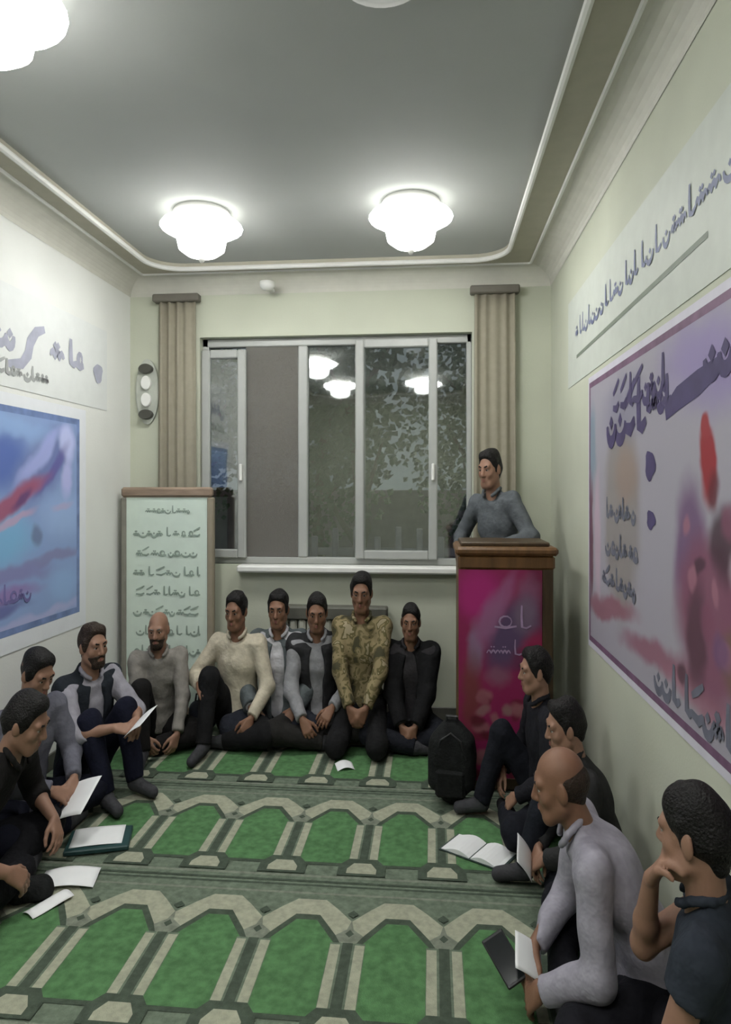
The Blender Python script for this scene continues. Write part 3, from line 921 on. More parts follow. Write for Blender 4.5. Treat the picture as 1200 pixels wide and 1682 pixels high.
# ---------------------------------------------------------------- implicit surfaces for the figures
def norm(v):
    v = np.asarray(v, float)
    return v / (np.linalg.norm(v) + 1e-9)
class Field:
    def __init__(s):
        s.ops = []
    def cap(s, a, b, ra, rb, k=0.02, clips=(), sub=False):
        s.ops.append(('c', np.asarray(a, float), np.asarray(b, float), ra, rb, k, clips, sub))
    def ell(s, c, r, Rm=None, k=0.02, clips=(), sub=False):
        s.ops.append(('e', np.asarray(c, float), np.asarray(r, float), Rm if Rm is not None else np.eye(3), None, k, clips, sub))
    def bounds(s, op, pad):
        if op[0] == 'c':
            lo = np.minimum(op[1] - op[3], op[2] - op[4]) - pad
            hi = np.maximum(op[1] + op[3], op[2] + op[4]) + pad
        else:
            ext = np.sqrt(((op[3] * op[2][None, :]) ** 2).sum(axis=1))
            lo, hi = op[1] - ext - pad, op[1] + ext + pad
        return lo, hi
    def mesh(s, h, clip_all=()):
        los, his = zip(*[s.bounds(o, 0) for o in s.ops if not o[7]])
        lo = np.min(los, axis=0) - 3 * h
        hi = np.max(his, axis=0) + 3 * h
        n = np.ceil((hi - lo) / h).astype(int) + 1
        ax = [lo[i] + h * np.arange(n[i]) for i in range(3)]
        F = np.full(n, 1.0, np.float32)
        for op in s.ops:
            l, u = s.bounds(op, op[5] + 3 * h)
            i0 = np.maximum(np.floor((l - lo) / h).astype(int), 0)
            i1 = np.minimum(np.ceil((u - lo) / h).astype(int) + 1, n)
            if (i1 <= i0).any():
                continue
            X = ax[0][i0[0]:i1[0]].astype(np.float32)[:, None, None]
            Y = ax[1][i0[1]:i1[1]].astype(np.float32)[None, :, None]
            Z = ax[2][i0[2]:i1[2]].astype(np.float32)[None, None, :]
            if op[0] == 'c':
                a, b, ra, rb = op[1:5]
                ba = b - a
                bb2 = max(float(ba @ ba), 1e-9)
                px, py, pz = X - a[0], Y - a[1], Z - a[2]
                t = np.clip((px * ba[0] + py * ba[1] + pz * ba[2]) / bb2, 0, 1)
                d = np.sqrt((px - t * ba[0]) ** 2 + (py - t * ba[1]) ** 2 + (pz - t * ba[2]) ** 2) - (ra + (rb - ra) * t)
            else:
                c, r, Rm = op[1], op[2], op[3]
                px, py, pz = X - c[0], Y - c[1], Z - c[2]
                q = [px * Rm[0, j] + py * Rm[1, j] + pz * Rm[2, j] for j in range(3)]
                k0 = np.sqrt(sum((q[j] / r[j]) ** 2 for j in range(3)))
                k1 = np.sqrt(sum((q[j] / r[j] ** 2) ** 2 for j in range(3))) + 1e-6
                d = k0 * (k0 - 1) / k1
            for (cp, cn) in op[6]:
                d = np.maximum(d, (X - cp[0]) * cn[0] + (Y - cp[1]) * cn[1] + (Z - cp[2]) * cn[2])
            sl = F[i0[0]:i1[0], i0[1]:i1[1], i0[2]:i1[2]]
            k = op[5]
            if op[7]:
                d = -d
                hh = np.maximum(k - np.abs(sl - d), 0) / k
                sl[...] = np.maximum(sl, d) + hh * hh * k * 0.25
            else:
                hh = np.maximum(k - np.abs(sl - d), 0) / k
                sl[...] = np.minimum(sl, d) - hh * hh * k * 0.25
        for (cp, cn) in clip_all:
            F = np.maximum(F, ((ax[0][:, None, None] - cp[0]) * cn[0] + (ax[1][None, :, None] - cp[1]) * cn[1] + (ax[2][None, None, :] - cp[2]) * cn[2]).astype(np.float32))
        return surface_nets(F, lo, h)

def surface_nets(F, lo, h):
    ins = F < 0
    nx, ny, nz = F.shape
    cnt = np.zeros((nx - 1, ny - 1, nz - 1), np.int8)
    for i in (0, 1):
        for j in (0, 1):
            for k in (0, 1):
                cnt += ins[i:nx - 1 + i, j:ny - 1 + j, k:nz - 1 + k]
    act = (cnt > 0) & (cnt < 8)
    ci = np.argwhere(act)
    M = len(ci)
    idx = np.full(act.shape, -1, np.int64)
    idx[act] = np.arange(M)
    cv = {}
    for i in (0, 1):
        for j in (0, 1):
            for k in (0, 1):
                cv[(i, j, k)] = F[ci[:, 0] + i, ci[:, 1] + j, ci[:, 2] + k].astype(float)
    acc = np.zeros((M, 3))
    w = np.zeros(M)
    for axis in range(3):
        o1, o2 = [a for a in range(3) if a != axis]
        for p in (0, 1):
            for q in (0, 1):
                A = [0, 0, 0]
                A[o1], A[o2] = p, q
                B = list(A)
                B[axis] = 1
                fa, fb = cv[tuple(A)], cv[tuple(B)]
                cr = (fa < 0) != (fb < 0)
                t = np.where(cr, fa / np.where(cr, fa - fb, 1), 0)
                pos = np.zeros((M, 3))
                pos[:, o1], pos[:, o2] = p, q
                pos[:, axis] = t
                acc += pos * cr[:, None]
                w += cr
    V = lo + h * (ci + acc / w[:, None])
    quads = []
    for axis in range(3):
        o1, o2 = [(1, 2), (2, 0), (0, 1)][axis]
        s0 = [slice(None)] * 3
        s1 = [slice(None)] * 3
        s0[axis] = slice(0, -1)
        s1[axis] = slice(1, None)
        a, b = ins[tuple(s0)], ins[tuple(s1)]
        for flip in (False, True):
            e = np.argwhere((a & ~b) if not flip else (~a & b))
            ok = (e[:, o1] > 0) & (e[:, o2] > 0) & (e[:, o1] < F.shape[o1] - 1) & (e[:, o2] < F.shape[o2] - 1)
            e = e[ok]
            def g(d1, d2):
                c = e.copy()
                c[:, o1] -= d1
                c[:, o2] -= d2
                return idx[c[:, 0], c[:, 1], c[:, 2]]
            q = np.stack([g(1, 1), g(0, 1), g(0, 0), g(1, 0)], axis=1)
            quads.append(q[:, ::-1] if flip else q)
    Q = np.concatenate(quads)
    Q = Q[(Q >= 0).all(axis=1)]
    return V, Q

def vnormals(V, Q):
    a = V[Q[:, 2]] - V[Q[:, 0]]
    b = V[Q[:, 3]] - V[Q[:, 1]]
    n = np.cross(a, b)
    N = np.zeros_like(V)
    for i in range(4):
        np.add.at(N, Q[:, i], n)
    return N / (np.linalg.norm(N, axis=1)[:, None] + 1e-12)

def wrinkle(V, Q, amp, seed):
    rg = np.random.default_rng(seed)
    N = vnormals(V, Q)
    d = np.zeros(len(V))
    for i in range(5):
        k = rg.normal(size=3)
        k = k / np.linalg.norm(k) * rg.uniform(28, 75)
        k2 = rg.normal(size=3) * 9
        ph = rg.random(2) * 6.28
        d += np.sin(V @ k + 2.0 * np.sin(V @ k2 + ph[1]) + ph[0]) / (1 + i * .35)
    return V + N * (amp * d / 2.2)[:, None]

def to_obj(V, Q, name, m, parent):
    me = bpy.data.meshes.new(name)
    me.vertices.add(len(V))
    me.vertices.foreach_set('co', V.astype(np.float32).ravel())
    me.loops.add(Q.size)
    me.loops.foreach_set('vertex_index', Q.astype(np.int32).ravel())
    me.polygons.add(len(Q))
    me.polygons.foreach_set('loop_start', np.arange(0, Q.size, 4, dtype=np.int32))
    me.polygons.foreach_set('use_smooth', np.ones(len(Q), bool))
    me.materials.append(m)
    me.update(calc_edges=True)
    me.validate()
    o = bpy.data.objects.new(name, me)
    COL.objects.link(o)
    if parent:
        o.parent = parent
    return o

def rotm(axis, ang):
    return np.array(Matrix.Rotation(ang, 3, axis))
UP = np.array([0, 0, 1.0])

def ik(S, W, l1, l2, pole):
    S, W = np.asarray(S, float), np.asarray(W, float)
    d = W - S
    L = np.linalg.norm(d)
    mx = (l1 + l2) * 0.985
    if L > mx:
        W = S + d / L * mx
        d = W - S
        L = mx
    u = d / L
    a = (l1 * l1 - l2 * l2 + L * L) / (2 * L)
    hh = math.sqrt(max(l1 * l1 - a * a, 0))
    p = np.asarray(pole, float)
    p = norm(p - u * (p @ u))
    return S + u * a + p * hh, W

SKIN = {
    'fair': mat('skin_fair', (0.36, 0.22, 0.165), 0.55, 0.06, 30, 0.05, 200),
    'mid': mat('skin_mid', (0.28, 0.155, 0.105), 0.55, 0.06, 30, 0.05, 200),
    'tan': mat('skin_tan', (0.215, 0.11, 0.068), 0.55, 0.06, 30, 0.05, 200),
}
HAIR = {
    'black': mat('hair_black', (0.012, 0.011, 0.011), 0.55, 0.3, 60, 0.6, 150, spec=0.18),
    'grey': mat('hair_grey', (0.14, 0.13, 0.12), 0.6, 0.3, 60, 0.6, 150, spec=0.18),
    'brown': mat('hair_brown', (0.035, 0.024, 0.018), 0.55, 0.3, 60, 0.6, 150, spec=0.18),
}
M_eye = mat('eye_white', (0.42, 0.38, 0.35), 0.25, 0.02)
M_iris = mat('eye_iris', (0.02, 0.012, 0.008), 0.15, 0.05)
M_lip = mat('lip', (0.30, 0.12, 0.10), 0.5, 0.06)

def person(label, loc, face, pose='cross', lean=6, roll=0, head=(0, 8, 0), hands=None, poles=None, skin='mid', hair='black', hairline=0.056, bald=False,
           beard=None, shirt=(0.3, 0.3, 0.3), shirt_mat=None, sleeve='long', trousers=(0.02, 0.02, 0.025), jacket=None, jacket_mat=None, vest=False, socks=(0.05, 0.05, 0.055),
           h=0.0065, seed=1, scale=1.0, zoff=0.009, collar=True, curl=0.5, neck_fwd=0.0):
    B = Field()
    # ---- skeleton (local: +Y forward, +X the person's right side)
    hz = {'cross': 0.115, 'knees': 0.115, 'oneknee': 0.115, 'kneel': 0.225, 'stand': 0.93}[pose]
    def ax_(k):
        a = R(lean * k)
        return norm([math.sin(R(roll * k)), math.sin(a), math.cos(a)])
    P = np.array([0, 0, hz])
    d1, d2, d3 = ax_(0.5), ax_(1.0), ax_(1.35)
    A = P + d1 * 0.165
    C = A + d2 * 0.185
    N = C + d3 * 0.185
    X = norm(np.cross(np.array([0, 1.0, 0]), d2))      # person's right
    if X[0] < 0: X = -X
    Fw = norm(np.cross(d2, X))
    if Fw[1] < 0: Fw = -Fw
    RT = np.stack([X, Fw, d2], axis=1)
    dn = norm(d3 * 0.75 + UP * 0.35 + Fw * (0.25 + neck_fwd))
    hy, hp, hr = head
    HR = rotm('Z', R(hy)) @ rotm('X', R(-hp)) @ rotm('Y', R(hr))   # +yaw turns to the person's left, +pitch looks down
    HC = N + dn * 0.085 + UP * 0.085 + Fw * 0.01
    def H(p):
        return HC + HR @ np.asarray(p, float)
    SH = {s_: N - d3 * 0.052 + X * (0.168 * s_) for s_ in (-1, 1)}
    # ---- legs
    legs = {}
    for s_ in (-1, 1):
        hip = P + np.array([0.088 * s_, 0.0, -0.005])
        if pose == 'cross':
            knee = np.array([0.325 * s_, 0.315, 0.125])
            ank = np.array([-0.06 * s_, 0.33 if s_ > 0 else 0.235, 0.06])
            toe = ank + np.array([-0.13 * s_, -0.02, -0.015])
        elif pose == 'knees' or (pose == 'oneknee' and s_ > 0):
            knee = np.array([0.13 * s_, 0.285, 0.435])
            ank = np.array([0.11 * s_, 0.43, 0.075])
            toe = ank + np.array([0.02 * s_, 0.15, -0.035])
        elif pose == 'oneknee':
            knee = np.array([0.33 * s_, 0.31, 0.115])
            ank = np.array([-0.02 * s_, 0.28, 0.06])
            toe = ank + np.array([-0.13 * s_, 0.0, -0.015])
        elif pose == 'kneel':
            knee = np.array([0.15 * s_, 0.36, 0.085])
            ank = np.array([0.10 * s_, -0.06, 0.065])
            toe = ank + np.array([-0.03 * s_, -0.14, -0.025])
        else:
            knee = np.array([0.10 * s_, 0.02, 0.50])
            ank = np.array([0.11 * s_, -0.03, 0.085])
            toe = ank + np.array([0.03 * s_, 0.17, -0.045])
        legs[s_] = (hip, knee, ank, toe)
    # ---- arms
    hands = hands or {}
    poles = poles or {}
    arms = {}
    for s_, nm in ((-1, 'L'), (1, 'R')):
        tgt = hands.get(nm, (0.17 * s_, 0.26, hz + 0.11))
        n_up = None
        if len(tgt) > 3:
            n_up = np.array(tgt[3:6], float)
            tgt = tgt[:3]
        pole = poles.get(nm, (0.8 * s_, -0.5, -0.5))
        E, W = ik(SH[s_], tgt, 0.275, 0.245, pole)
        arms[s_] = (SH[s_], E, W, n_up)
    # ---- body field
    B.ell(P, (0.155, 0.115, 0.115), np.eye(3), .03)
    B.ell(A, (0.142, 0.10, 0.13), RT, .05)
    B.ell(C, (0.160, 0.108, 0.155), RT, .05)
    B.cap(SH[-1], SH[1], 0.044, 0.044, .04)
    B.cap(N - d3 * 0.05, H((0, -0.025, -0.05)), 0.062, 0.053, .03)
    for s_ in (-1, 1):
        hip, knee, ank, toe = legs[s_]
        B.cap(hip, knee, 0.082, 0.055, .03)
        B.cap(knee, ank, 0.053, 0.036, .02)
        heel = ank + norm(ank - toe) * 0.02 - np.array([0, 0, 0.012])
        B.cap(heel, toe, 0.034, 0.026, .015)
        S_, E, W, n_up = arms[s_]
        B.cap(S_, E, 0.043, 0.037, .02)
        B.cap(E, E + (W - E) * 0.35, 0.038, 0.036, .02)
        B.cap(E + (W - E) * 0.35, W, 0.036, 0.024, .02)
        # hand
        d = norm(W - E)
        n = n_up if n_up is not None else np.array([-0.55 * s_, 0.1, -0.8])
        n = norm(n - d * (n @ d))
        t = np.cross(n, d) * (-s_)
        d = norm(d * 0.93 + n * 0.30)
        n = norm(n - d * (n @ d))
        kn = []
        for i, (off, ln) in enumerate(((0.030, .083), (0.0105, .088), (-0.0095, .084), (-0.029, .076))):
            k_ = W + d * ln + t * off
            B.cap(W + d * 0.018 + t * off * 0.6, k_, 0.0155, 0.0115, .012)
            kn.append(k_)
        for i, ln in enumerate((.070, .078, .073, .056)):
            p0 = kn[i]
            a = 0.10
            spread = (0.10, 0.03, -0.03, -0.10)[i]
            for j, fr_ in enumerate((.44, .31, .25)):
                a += curl * (0.75 + 0.12 * j)
                p1 = p0 + (d * math.cos(a) + n * math.sin(a) + t * spread) * ln * fr_
                B.cap(p0, p1, 0.0098 - .0008 * j, 0.0090 - .0008 * j, .004)
                p0 = p1
        p0 = W + d * 0.03 + t * 0.026 + n * 0.006
        p1 = p0 + d * 0.030 + t * 0.026 + n * 0.012
        p2 = p1 + d * 0.030 + t * 0.008 + n * 0.012
        p3 = p2 + d * 0.022 - t * 0.002 + n * 0.008
        B.cap(p0, p1, 0.015, 0.0115, .012)
        B.cap(p1, p2, 0.0112, 0.010, .004)
        B.cap(p2, p3, 0.010, 0.0085, .004)
    # head
    B.ell(H((0, -0.014, 0.034)), (0.074, 0.093, 0.080), HR, .02)
    B.ell(H((0, 0.022, -0.028)), (0.060, 0.066, 0.082), HR, .03)
    B.cap(H((-.02, 0.060, -0.092)), H((.02, 0.060, -0.092)), 0.020, 0.020, .03)
    for s_ in (-1, 1):
        B.cap(H((.052 * s_, 0.0, -0.055)), H((.025 * s_, 0.055, -0.088)), 0.018, 0.016, .03)
        B.ell(H((.040 * s_, 0.058, -0.022)), (0.024, 0.020, 0.022), HR, .02)
        ER = HR @ rotm('Z', R(18 * s_))
        B.ell(H((.077 * s_, -0.008, -0.004)), (0.010, 0.020, 0.032), ER, .008)
    B.cap(H((-.042, 0.076, 0.026)), H((.042, 0.076, 0.026)), 0.012, 0.012, .02)
    for s_ in (-1, 1):
        B.ell(H((.031 * s_, 0.097, 0.006)), (0.018, 0.017, 0.013), HR, .012, sub=True)
    for s_ in (-1, 1):      # lids
        B.ell(H((.031 * s_, 0.0755, 0.0150)), (0.0175, 0.0135, 0.0085), HR, .004)
        B.ell(H((.031 * s_, 0.0745, -0.0050)), (0.0165, 0.0125, 0.0070), HR, .004)
    B.cap(H((0, 0.084, 0.014)), H((0, 0.103, -0.026)), 0.009, 0.0125, .010)
    for s_ in (-1, 1):
        B.ell(H((.011 * s_, 0.093, -0.031)), (0.009, 0.010, 0.008), HR, .006)
    B.cap(H((-.019, 0.081, -0.054)), H((.019, 0.081, -0.054)), 0.009, 0.009, .01)
    B.cap(H((-.016, 0.080, -0.066)), H((.016, 0.080, -0.066)), 0.009, 0.009, .01)
    # ---- placement
    fa = R(face - 90)
    ca, sa = math.cos(fa), math.sin(fa)
    def place(V):
        V = np.asarray(V, float) * scale
        x = (V[..., 0] * ca - V[..., 1] * sa) * SQ
        y = V[..., 0] * sa + V[..., 1] * ca
        return np.stack([x, y, V[..., 2]], axis=-1)
    V, Q = B.mesh(h)
    body = to_obj(place(V), Q, 'person', SKIN[skin], None)
    body.location = (loc[0], loc[1], zoff)
    tag(body, label, 'person')
    def part(F, name, m, hh, wr=0.0, sd=0, clips=(), par=body):
        V, Q = F.mesh(hh, clips)
        if wr:
            V = wrinkle(V, Q, wr, sd)
        return to_obj(place(V), Q, name, m, par)
    # ---- trousers
    def cloth(nm, c, var=0.12):
        return mat('cloth_%s_%.3f_%.3f_%.3f' % (nm, *c), c, 0.95, var, 25, 0.35, 55, spec=0.12)
    floor_cut = [((0, 0, 0.003 if pose != 'stand' else 0), (0, 0, -1))]
    Tt = Field()
    Tt.ell(P + np.array([0, -0.005, 0.02]), (0.170, 0.130, 0.125), np.eye(3), .03)
    for s_ in (-1, 1):
        hip, knee, ank, toe = legs[s_]
        Tt.cap(hip, knee, 0.100, 0.074, .05)
        u = norm(ank - knee)
        Tt.cap(knee, ank, 0.072, 0.056, .03, clips=[(ank - u * 0.01, u)])
    part(Tt, 'trousers', cloth('trousers', trousers), max(h * 1.3, .008), .0045, seed, floor_cut)
    # ---- socks
    for s_ in (-1, 1):
        hip, knee, ank, toe = legs[s_]
        K = Field()
        u = norm(ank - knee)
        K.cap(ank - u * 0.05, ank, 0.043, 0.043, .01)
        heel = ank + norm(ank - toe) * 0.02 - np.array([0, 0, 0.012])
        K.cap(heel, toe, 0.041, 0.033, .02)
        part(K, 'sock' if pose != 'stand' else 'shoe', cloth('sock', socks), .009, 0, 0, floor_cut)
    # ---- shirt
    def upper(infl, slv, hem, sleeves=True, front=None):
        S = Field()
        S.ell(P + np.array([0, 0, 0.03]), (0.160 + infl, 0.122 + infl, 0.115 + infl), np.eye(3), .04)
        S.ell(A, (0.148 + infl, 0.106 + infl, 0.14 + infl), RT, .05)
        S.ell(C, (0.163 + infl, 0.110 + infl, 0.160 + infl), RT, .05)
        S.cap(SH[-1], SH[1], 0.053 + infl, 0.053 + infl, .05)
        S.cap(N - d3 * 0.06, N + dn * 0.02, 0.070 + infl, 0.058 + infl, .03)
        if sleeves:
            for s_ in (-1, 1):
                S_, E, W, _ = arms[s_]
                if slv == 'long':
                    u = norm(W - E)
                    S.cap(S_, E, 0.056 + infl, 0.046 + infl, .03)
                    S.cap(E, W, 0.046 + infl, 0.033 + infl, .025, clips=[(W - u * 0.012, u)])
                elif slv == 'short':
                    u = norm(E - S_)
                    S.cap(S_, E, 0.056 + infl, 0.055 + infl, .03, clips=[(E - u * 0.185, u)])
                elif slv == 'rolled':
                    u = norm(W - E)
                    S.cap(S_, E, 0.056 + infl, 0.046 + infl, .03)
                    S.cap(E, W, 0.046 + infl, 0.042 + infl, .025, clips=[(E + (W - E) * 0.45, u)])
        if front:
            S.ell(C + Fw * 0.135 + d2 * 0.02, (front, 0.085, 0.20), RT, .01, sub=True)
            S.ell(A + Fw * 0.135, (front * 0.8, 0.085, 0.20), RT, .01, sub=True)
        cl = [(N + dn * 0.026 - Fw * 0.01, norm(dn + Fw * 0.55)), (P + np.array([0, 0, hem]), (0, 0, -1))]
        return S, cl
    sm = shirt_mat or cloth('shirt', shirt)
    S, cl = upper(0.010, sleeve, -0.035)
    part(S, 'shirt', sm, max(h * 1.25, .008), .0040, seed + 50, cl)
    if collar:
        Cc = Field()
        ring = []
        for i in range(13):
            a = R(90 + 34 + (360 - 68) * i / 12)
            ring.append(N + dn * (0.040 - 0.040 * max(0, math.sin(a))) + X * (0.070 * math.cos(a)) + Fw * (0.072 * math.sin(a) + 0.010))
        for i in range(12):
            Cc.cap(ring[i], ring[i + 1], 0.012, 0.012, .006)
        part(Cc, 'collar', sm, .007)
    if jacket is not None or jacket_mat is not None:
        S, cl = upper(0.027, 'long', -0.055, not vest, 0.062)
        part(S, 'vest' if vest else 'jacket', jacket_mat or cloth('jacket', jacket), max(h * 1.3, .0085), .0045, seed + 90, cl)
    # ---- hair
    if hair:
        Hh = Field()
        hm = HAIR[hair]
        fz = hairline
        if not bald:
            Hh.ell(H((0, -0.016, 0.041)), (0.0795, 0.099, 0.094), HR, .01)
            Hh.cap(H((-.036, 0.034, 0.090)), H((.034, 0.042, 0.094)), 0.025, 0.021, .03)
            for s_ in (-1, 1):
                Hh.cap(H((.070 * s_, 0.006, 0.045)), H((.068 * s_, 0.008, -0.010)), 0.012, 0.006, .02)
            Hh.cap(H((0, -0.068, -0.005)), H((0, -0.062, -0.045)), 0.052, 0.040, .03)
            Hh.ell(H((0, 0.128, -0.045 + fz)), (0.15, 0.092, 0.088), HR, .012, sub=True)
            Hh.ell(H((0, 0.03, -0.125)), (0.2, 0.075, 0.10), HR, .012, sub=True)
            Hh.ell(H((0, 0.105, -0.01)), (0.066, 0.07, 0.074 + fz * .3), HR, .01, sub=True)
        else:
            Hh.ell(H((0, -0.020, 0.010)), (0.081, 0.095, 0.066), HR, .01)
            Hh.cap(H((0, -0.066, -0.01)), H((0, -0.060, -0.04)), 0.048, 0.038, .03)
            Hh.ell(H((0, 0.09, 0.06)), (0.16, 0.125, 0.085), HR, .012, sub=True)
            Hh.ell(H((0, 0.06, -0.08)), (0.2, 0.085, 0.11), HR, .012, sub=True)
        V, Q = Hh.mesh(min(h, .006))
        V = wrinkle(V, Q, .0045, seed + 7)
        V = wrinkle(V, Q, .0030, seed + 17)
        to_obj(place(V), Q, 'hair', hm, body)
        for s_ in (-1, 1):
            Eb = Field()
            Eb.cap(H((.016 * s_, 0.0895, 0.024)), H((.034 * s_, 0.0875, 0.029)), 0.0042, 0.0045, .004)
            Eb.cap(H((.034 * s_, 0.0875, 0.029)), H((.048 * s_, 0.077, 0.024)), 0.0045, 0.003, .004)
            part(Eb, 'eyebrow', HAIR['black' if hair != 'grey' else 'grey'], .0028)
    for s_ in (-1, 1):
        c = H((.031 * s_, 0.0728, 0.0045))
        mb = MB()
        n_, rr = 12, 0.0125
        fwd, rx, rz = HR[:, 1], HR[:, 0], HR[:, 2]
        vs, fs, ms = [], [], []
        rings_ = [0.15, 0.35, 0.55, 1.0, 1.6, 2.2]
        vs.append(place(c + fwd * rr))
        for ra in rings_:
            for i in range(n_):
                a = 2 * math.pi * i / n_
                vs.append(place(c + rr * (fwd * math.cos(ra) + (rx * math.cos(a) + rz * math.sin(a)) * math.sin(ra))))
        mb.add(vs, [(0, 1 + i, 1 + (i + 1) % n_) for i in range(n_)], 1)
        for j in range(len(rings_) - 1):
            mb.add([], [], 0)
            o_ = 1 + j * n_
            mb.f += [(o_ + i, o_ + n_ + i, o_ + n_ + (i + 1) % n_, o_ + (i + 1) % n_) for i in range(n_)]
            mb.m += [1 if j < 2 else 0] * n_
        mb.build('eye', [M_eye, M_iris], body, True)
    Lp = Field()
    for z_ in (-0.0555, -0.0645):
        Lp.cap(H((-.018, 0.0835, z_)), H((0, 0.0895, z_)), 0.003, 0.0062, .003)
        Lp.cap(H((.018, 0.0835, z_)), H((0, 0.0895, z_)), 0.003, 0.0062, .003)
    part(Lp, 'lips', M_lip, .0030)
    if beard:
        Bd = Field()
        Bd.ell(H((0, 0.024, -0.034)), (0.0635, 0.070, 0.086), HR, .01)
        Bd.cap(H((-.02, 0.062, -0.094)), H((.02, 0.062, -0.094)), 0.024, 0.024, .03)
        Bd.cap(H((-.022, 0.085, -0.048)), H((.022, 0.085, -0.048)), 0.009, 0.009, .01)
        cpt = H((0, 0.07, -0.042))
        Bd.ell(H((0, 0.085, -0.061)), (0.022, 0.03, 0.0105), HR, .004, sub=True)
        Bd.ell(H((0, 0.06, -0.005)), (0.055, 0.07, 0.037), HR, .008, sub=True)
        V, Q = Bd.mesh(.0055, [(cpt, HR @ norm((0, -0.15, 1)))])
        V = wrinkle(V, Q, .0018, seed + 3)
        to_obj(place(V), Q, 'beard', HAIR[beard], body)
    def world(p):
        q = place(np.asarray(p, float))
        return Vector((q[0] + loc[0], q[1] + loc[1], q[2] + zoff))
    info = {'L': world(arms[-1][2] + norm(arms[-1][2] - arms[-1][1]) * 0.08), 'R': world(arms[1][2] + norm(arms[1][2] - arms[1][1]) * 0.08), 'head': world(HC)}
    return info

M_camo = ramp_mat('camouflage_cloth', [(0.0, (0.05, 0.045, 0.02)), (0.42, (0.13, 0.105, 0.045)), (0.50, (0.24, 0.19, 0.10)), (0.58, (0.10, 0.085, 0.03)), (0.64, (0.30, 0.25, 0.16))], 13, 0.9, const=True, detail=2.0, distort=0.4)

#PEOPLE
I = {}
# back row along the window wall
I['A'] = person('seated person in cream shirt with one black trousered knee raised beside the notice board', (-1.25, 4.46), 268, 'oneknee', 4, head=(-6, 6, 0), hands={'R': (0.20, 0.30, 0.40), 'L': (-0.2, 0.28, 0.20)},
                shirt=(0.52, 0.47, 0.37), trousers=(0.012, 0.012, 0.013), skin='tan', seed=1)
I['B'] = person('seated person in open slate grey jacket over a white top below the window', (-1.0, 4.56), 272, 'cross', 5, head=(0, 4, 0), shirt=(0.50, 0.49, 0.52), jacket=(0.10, 0.115, 0.12), trousers=(0.02, 0.022, 0.03), skin='tan', seed=2)
I['C'] = person('seated person in light grey sleeves and dark vest left of the camouflage shirt', (-0.75, 4.53), 280, 'cross', 8, head=(0, 10, 0), hands={'R': (0.10, 0.34, 0.20), 'L': (-0.12, 0.32, 0.26)}, shirt=(0.27, 0.27, 0.285), jacket=(0.03, 0.03, 0.032), vest=True, trousers=(0.022, 0.021, 0.02), skin='tan', seed=3)
I['D'] = person('kneeling person in mottled olive and tan shirt with clasped hands', (-0.445, 4.46), 270, 'kneel', 4, head=(0, 6, 0), hands={'R': (0.045, 0.33, 0.22), 'L': (-0.045, 0.33, 0.22)}, poles={'R': (1, -.2, -.1), 'L': (-1, -.2, -.1)}, shirt_mat=M_camo, trousers=(0.014, 0.014, 0.015), skin='tan', seed=4, scale=1.02)
I['E'] = person('seated person all in black with hands joined in the lap left of the podium', (-0.135, 4.50), 268, 'cross', 5, head=(0, 2, 0), hands={'R': (0.05, 0.32, 0.17), 'L': (-0.05, 0.32, 0.17)}, shirt=(0.035, 0.033, 0.036), jacket=(0.012, 0.012, 0.013), trousers=(0.014, 0.015, 0.02), skin='tan', seed=5, scale=0.93)
# left side
I['F'] = person('seated person in grey shirt leaning on straight arms in front of the notice board', (-1.73, 4.30), 296, 'oneknee', 13, head=(-15, 6, 0), hands={'R': (0.08, 0.42, 0.06), 'L': (-0.14, 0.40, 0.08)}, shirt=(0.235, 0.22, 0.20), trousers=(0.014, 0.013, 0.013), skin='mid', hair='grey', bald=True, beard='brown', seed=6, scale=0.92)
I['G'] = person('seated person in pale grey shirt and dark vest with navy trousers holding a paper', (-1.87, 3.60), 335, 'knees', 9, head=(0, 2, 0), hands={'R': (0.06, 0.44, 0.42), 'L': (-0.10, 0.45, 0.42)}, shirt=(0.30, 0.29, 0.33), jacket=(0.022, 0.026, 0.033), vest=True, trousers=(0.010, 0.011, 0.022), skin='mid', hair='brown', beard='brown', seed=7, scale=0.95)
I['H'] = person('seated person in slate grey shirt reading between two people at the left wall', (-1.93, 3.12), 345, 'cross', 12, head=(0, 24, 0), hands={'R': (0.07, 0.36, 0.27), 'L': (-0.08, 0.36, 0.27)}, shirt=(0.13, 0.13, 0.16), trousers=(0.012, 0.013, 0.022), skin='mid', seed=8, scale=0.93)
I['I'] = person('person in black leaning forward at the left edge nearest the viewer', (-1.88, 2.58), 10, 'cross', 35, head=(0, 22, 0), hands={'R': (0.24, 0.40, 0.20), 'L': (-0.20, 0.40, 0.20)}, shirt=(0.016, 0.015, 0.015), trousers=(0.010, 0.010, 0.012), sleeve='rolled', skin='mid', seed=9, h=.0055, scale=0.97)
# right side
I['J'] = person('seated person in black at the right front of the podium', (0.55, 3.40), 186, 'oneknee', 6, head=(0, 4, 0), shirt=(0.016, 0.016, 0.020), trousers=(0.012, 0.013, 0.018), skin='mid', seed=10, scale=0.90)
I['K'] = person('seated person in charcoal behind the white shirt, back to the right wall', (0.67, 2.80), 184, 'oneknee', 20, head=(0, 10, 0), hands={'R': (0.06, 0.36, 0.20), 'L': (-0.08, 0.36, 0.22)}, shirt=(0.032, 0.032, 0.033), trousers=(0.014, 0.016, 0.022), skin='mid', seed=11, h=.006, scale=0.87)
I['L'] = person('person in lilac white shirt bending forward at the right wall', (0.655, 2.17), 172, 'cross', 33, head=(0, 12, 0), hands={'R': (0.02, 0.44, 0.16), 'L': (-0.15, 0.42, 0.13)}, poles={'L': (-0.5, -0.6, -.6), 'R': (.6, -.3, -.6)}, shirt=(0.33, 0.315, 0.37), trousers=(0.013, 0.013, 0.017), skin='tan', hair='brown', bald=True, seed=12, h=.005, scale=0.97)
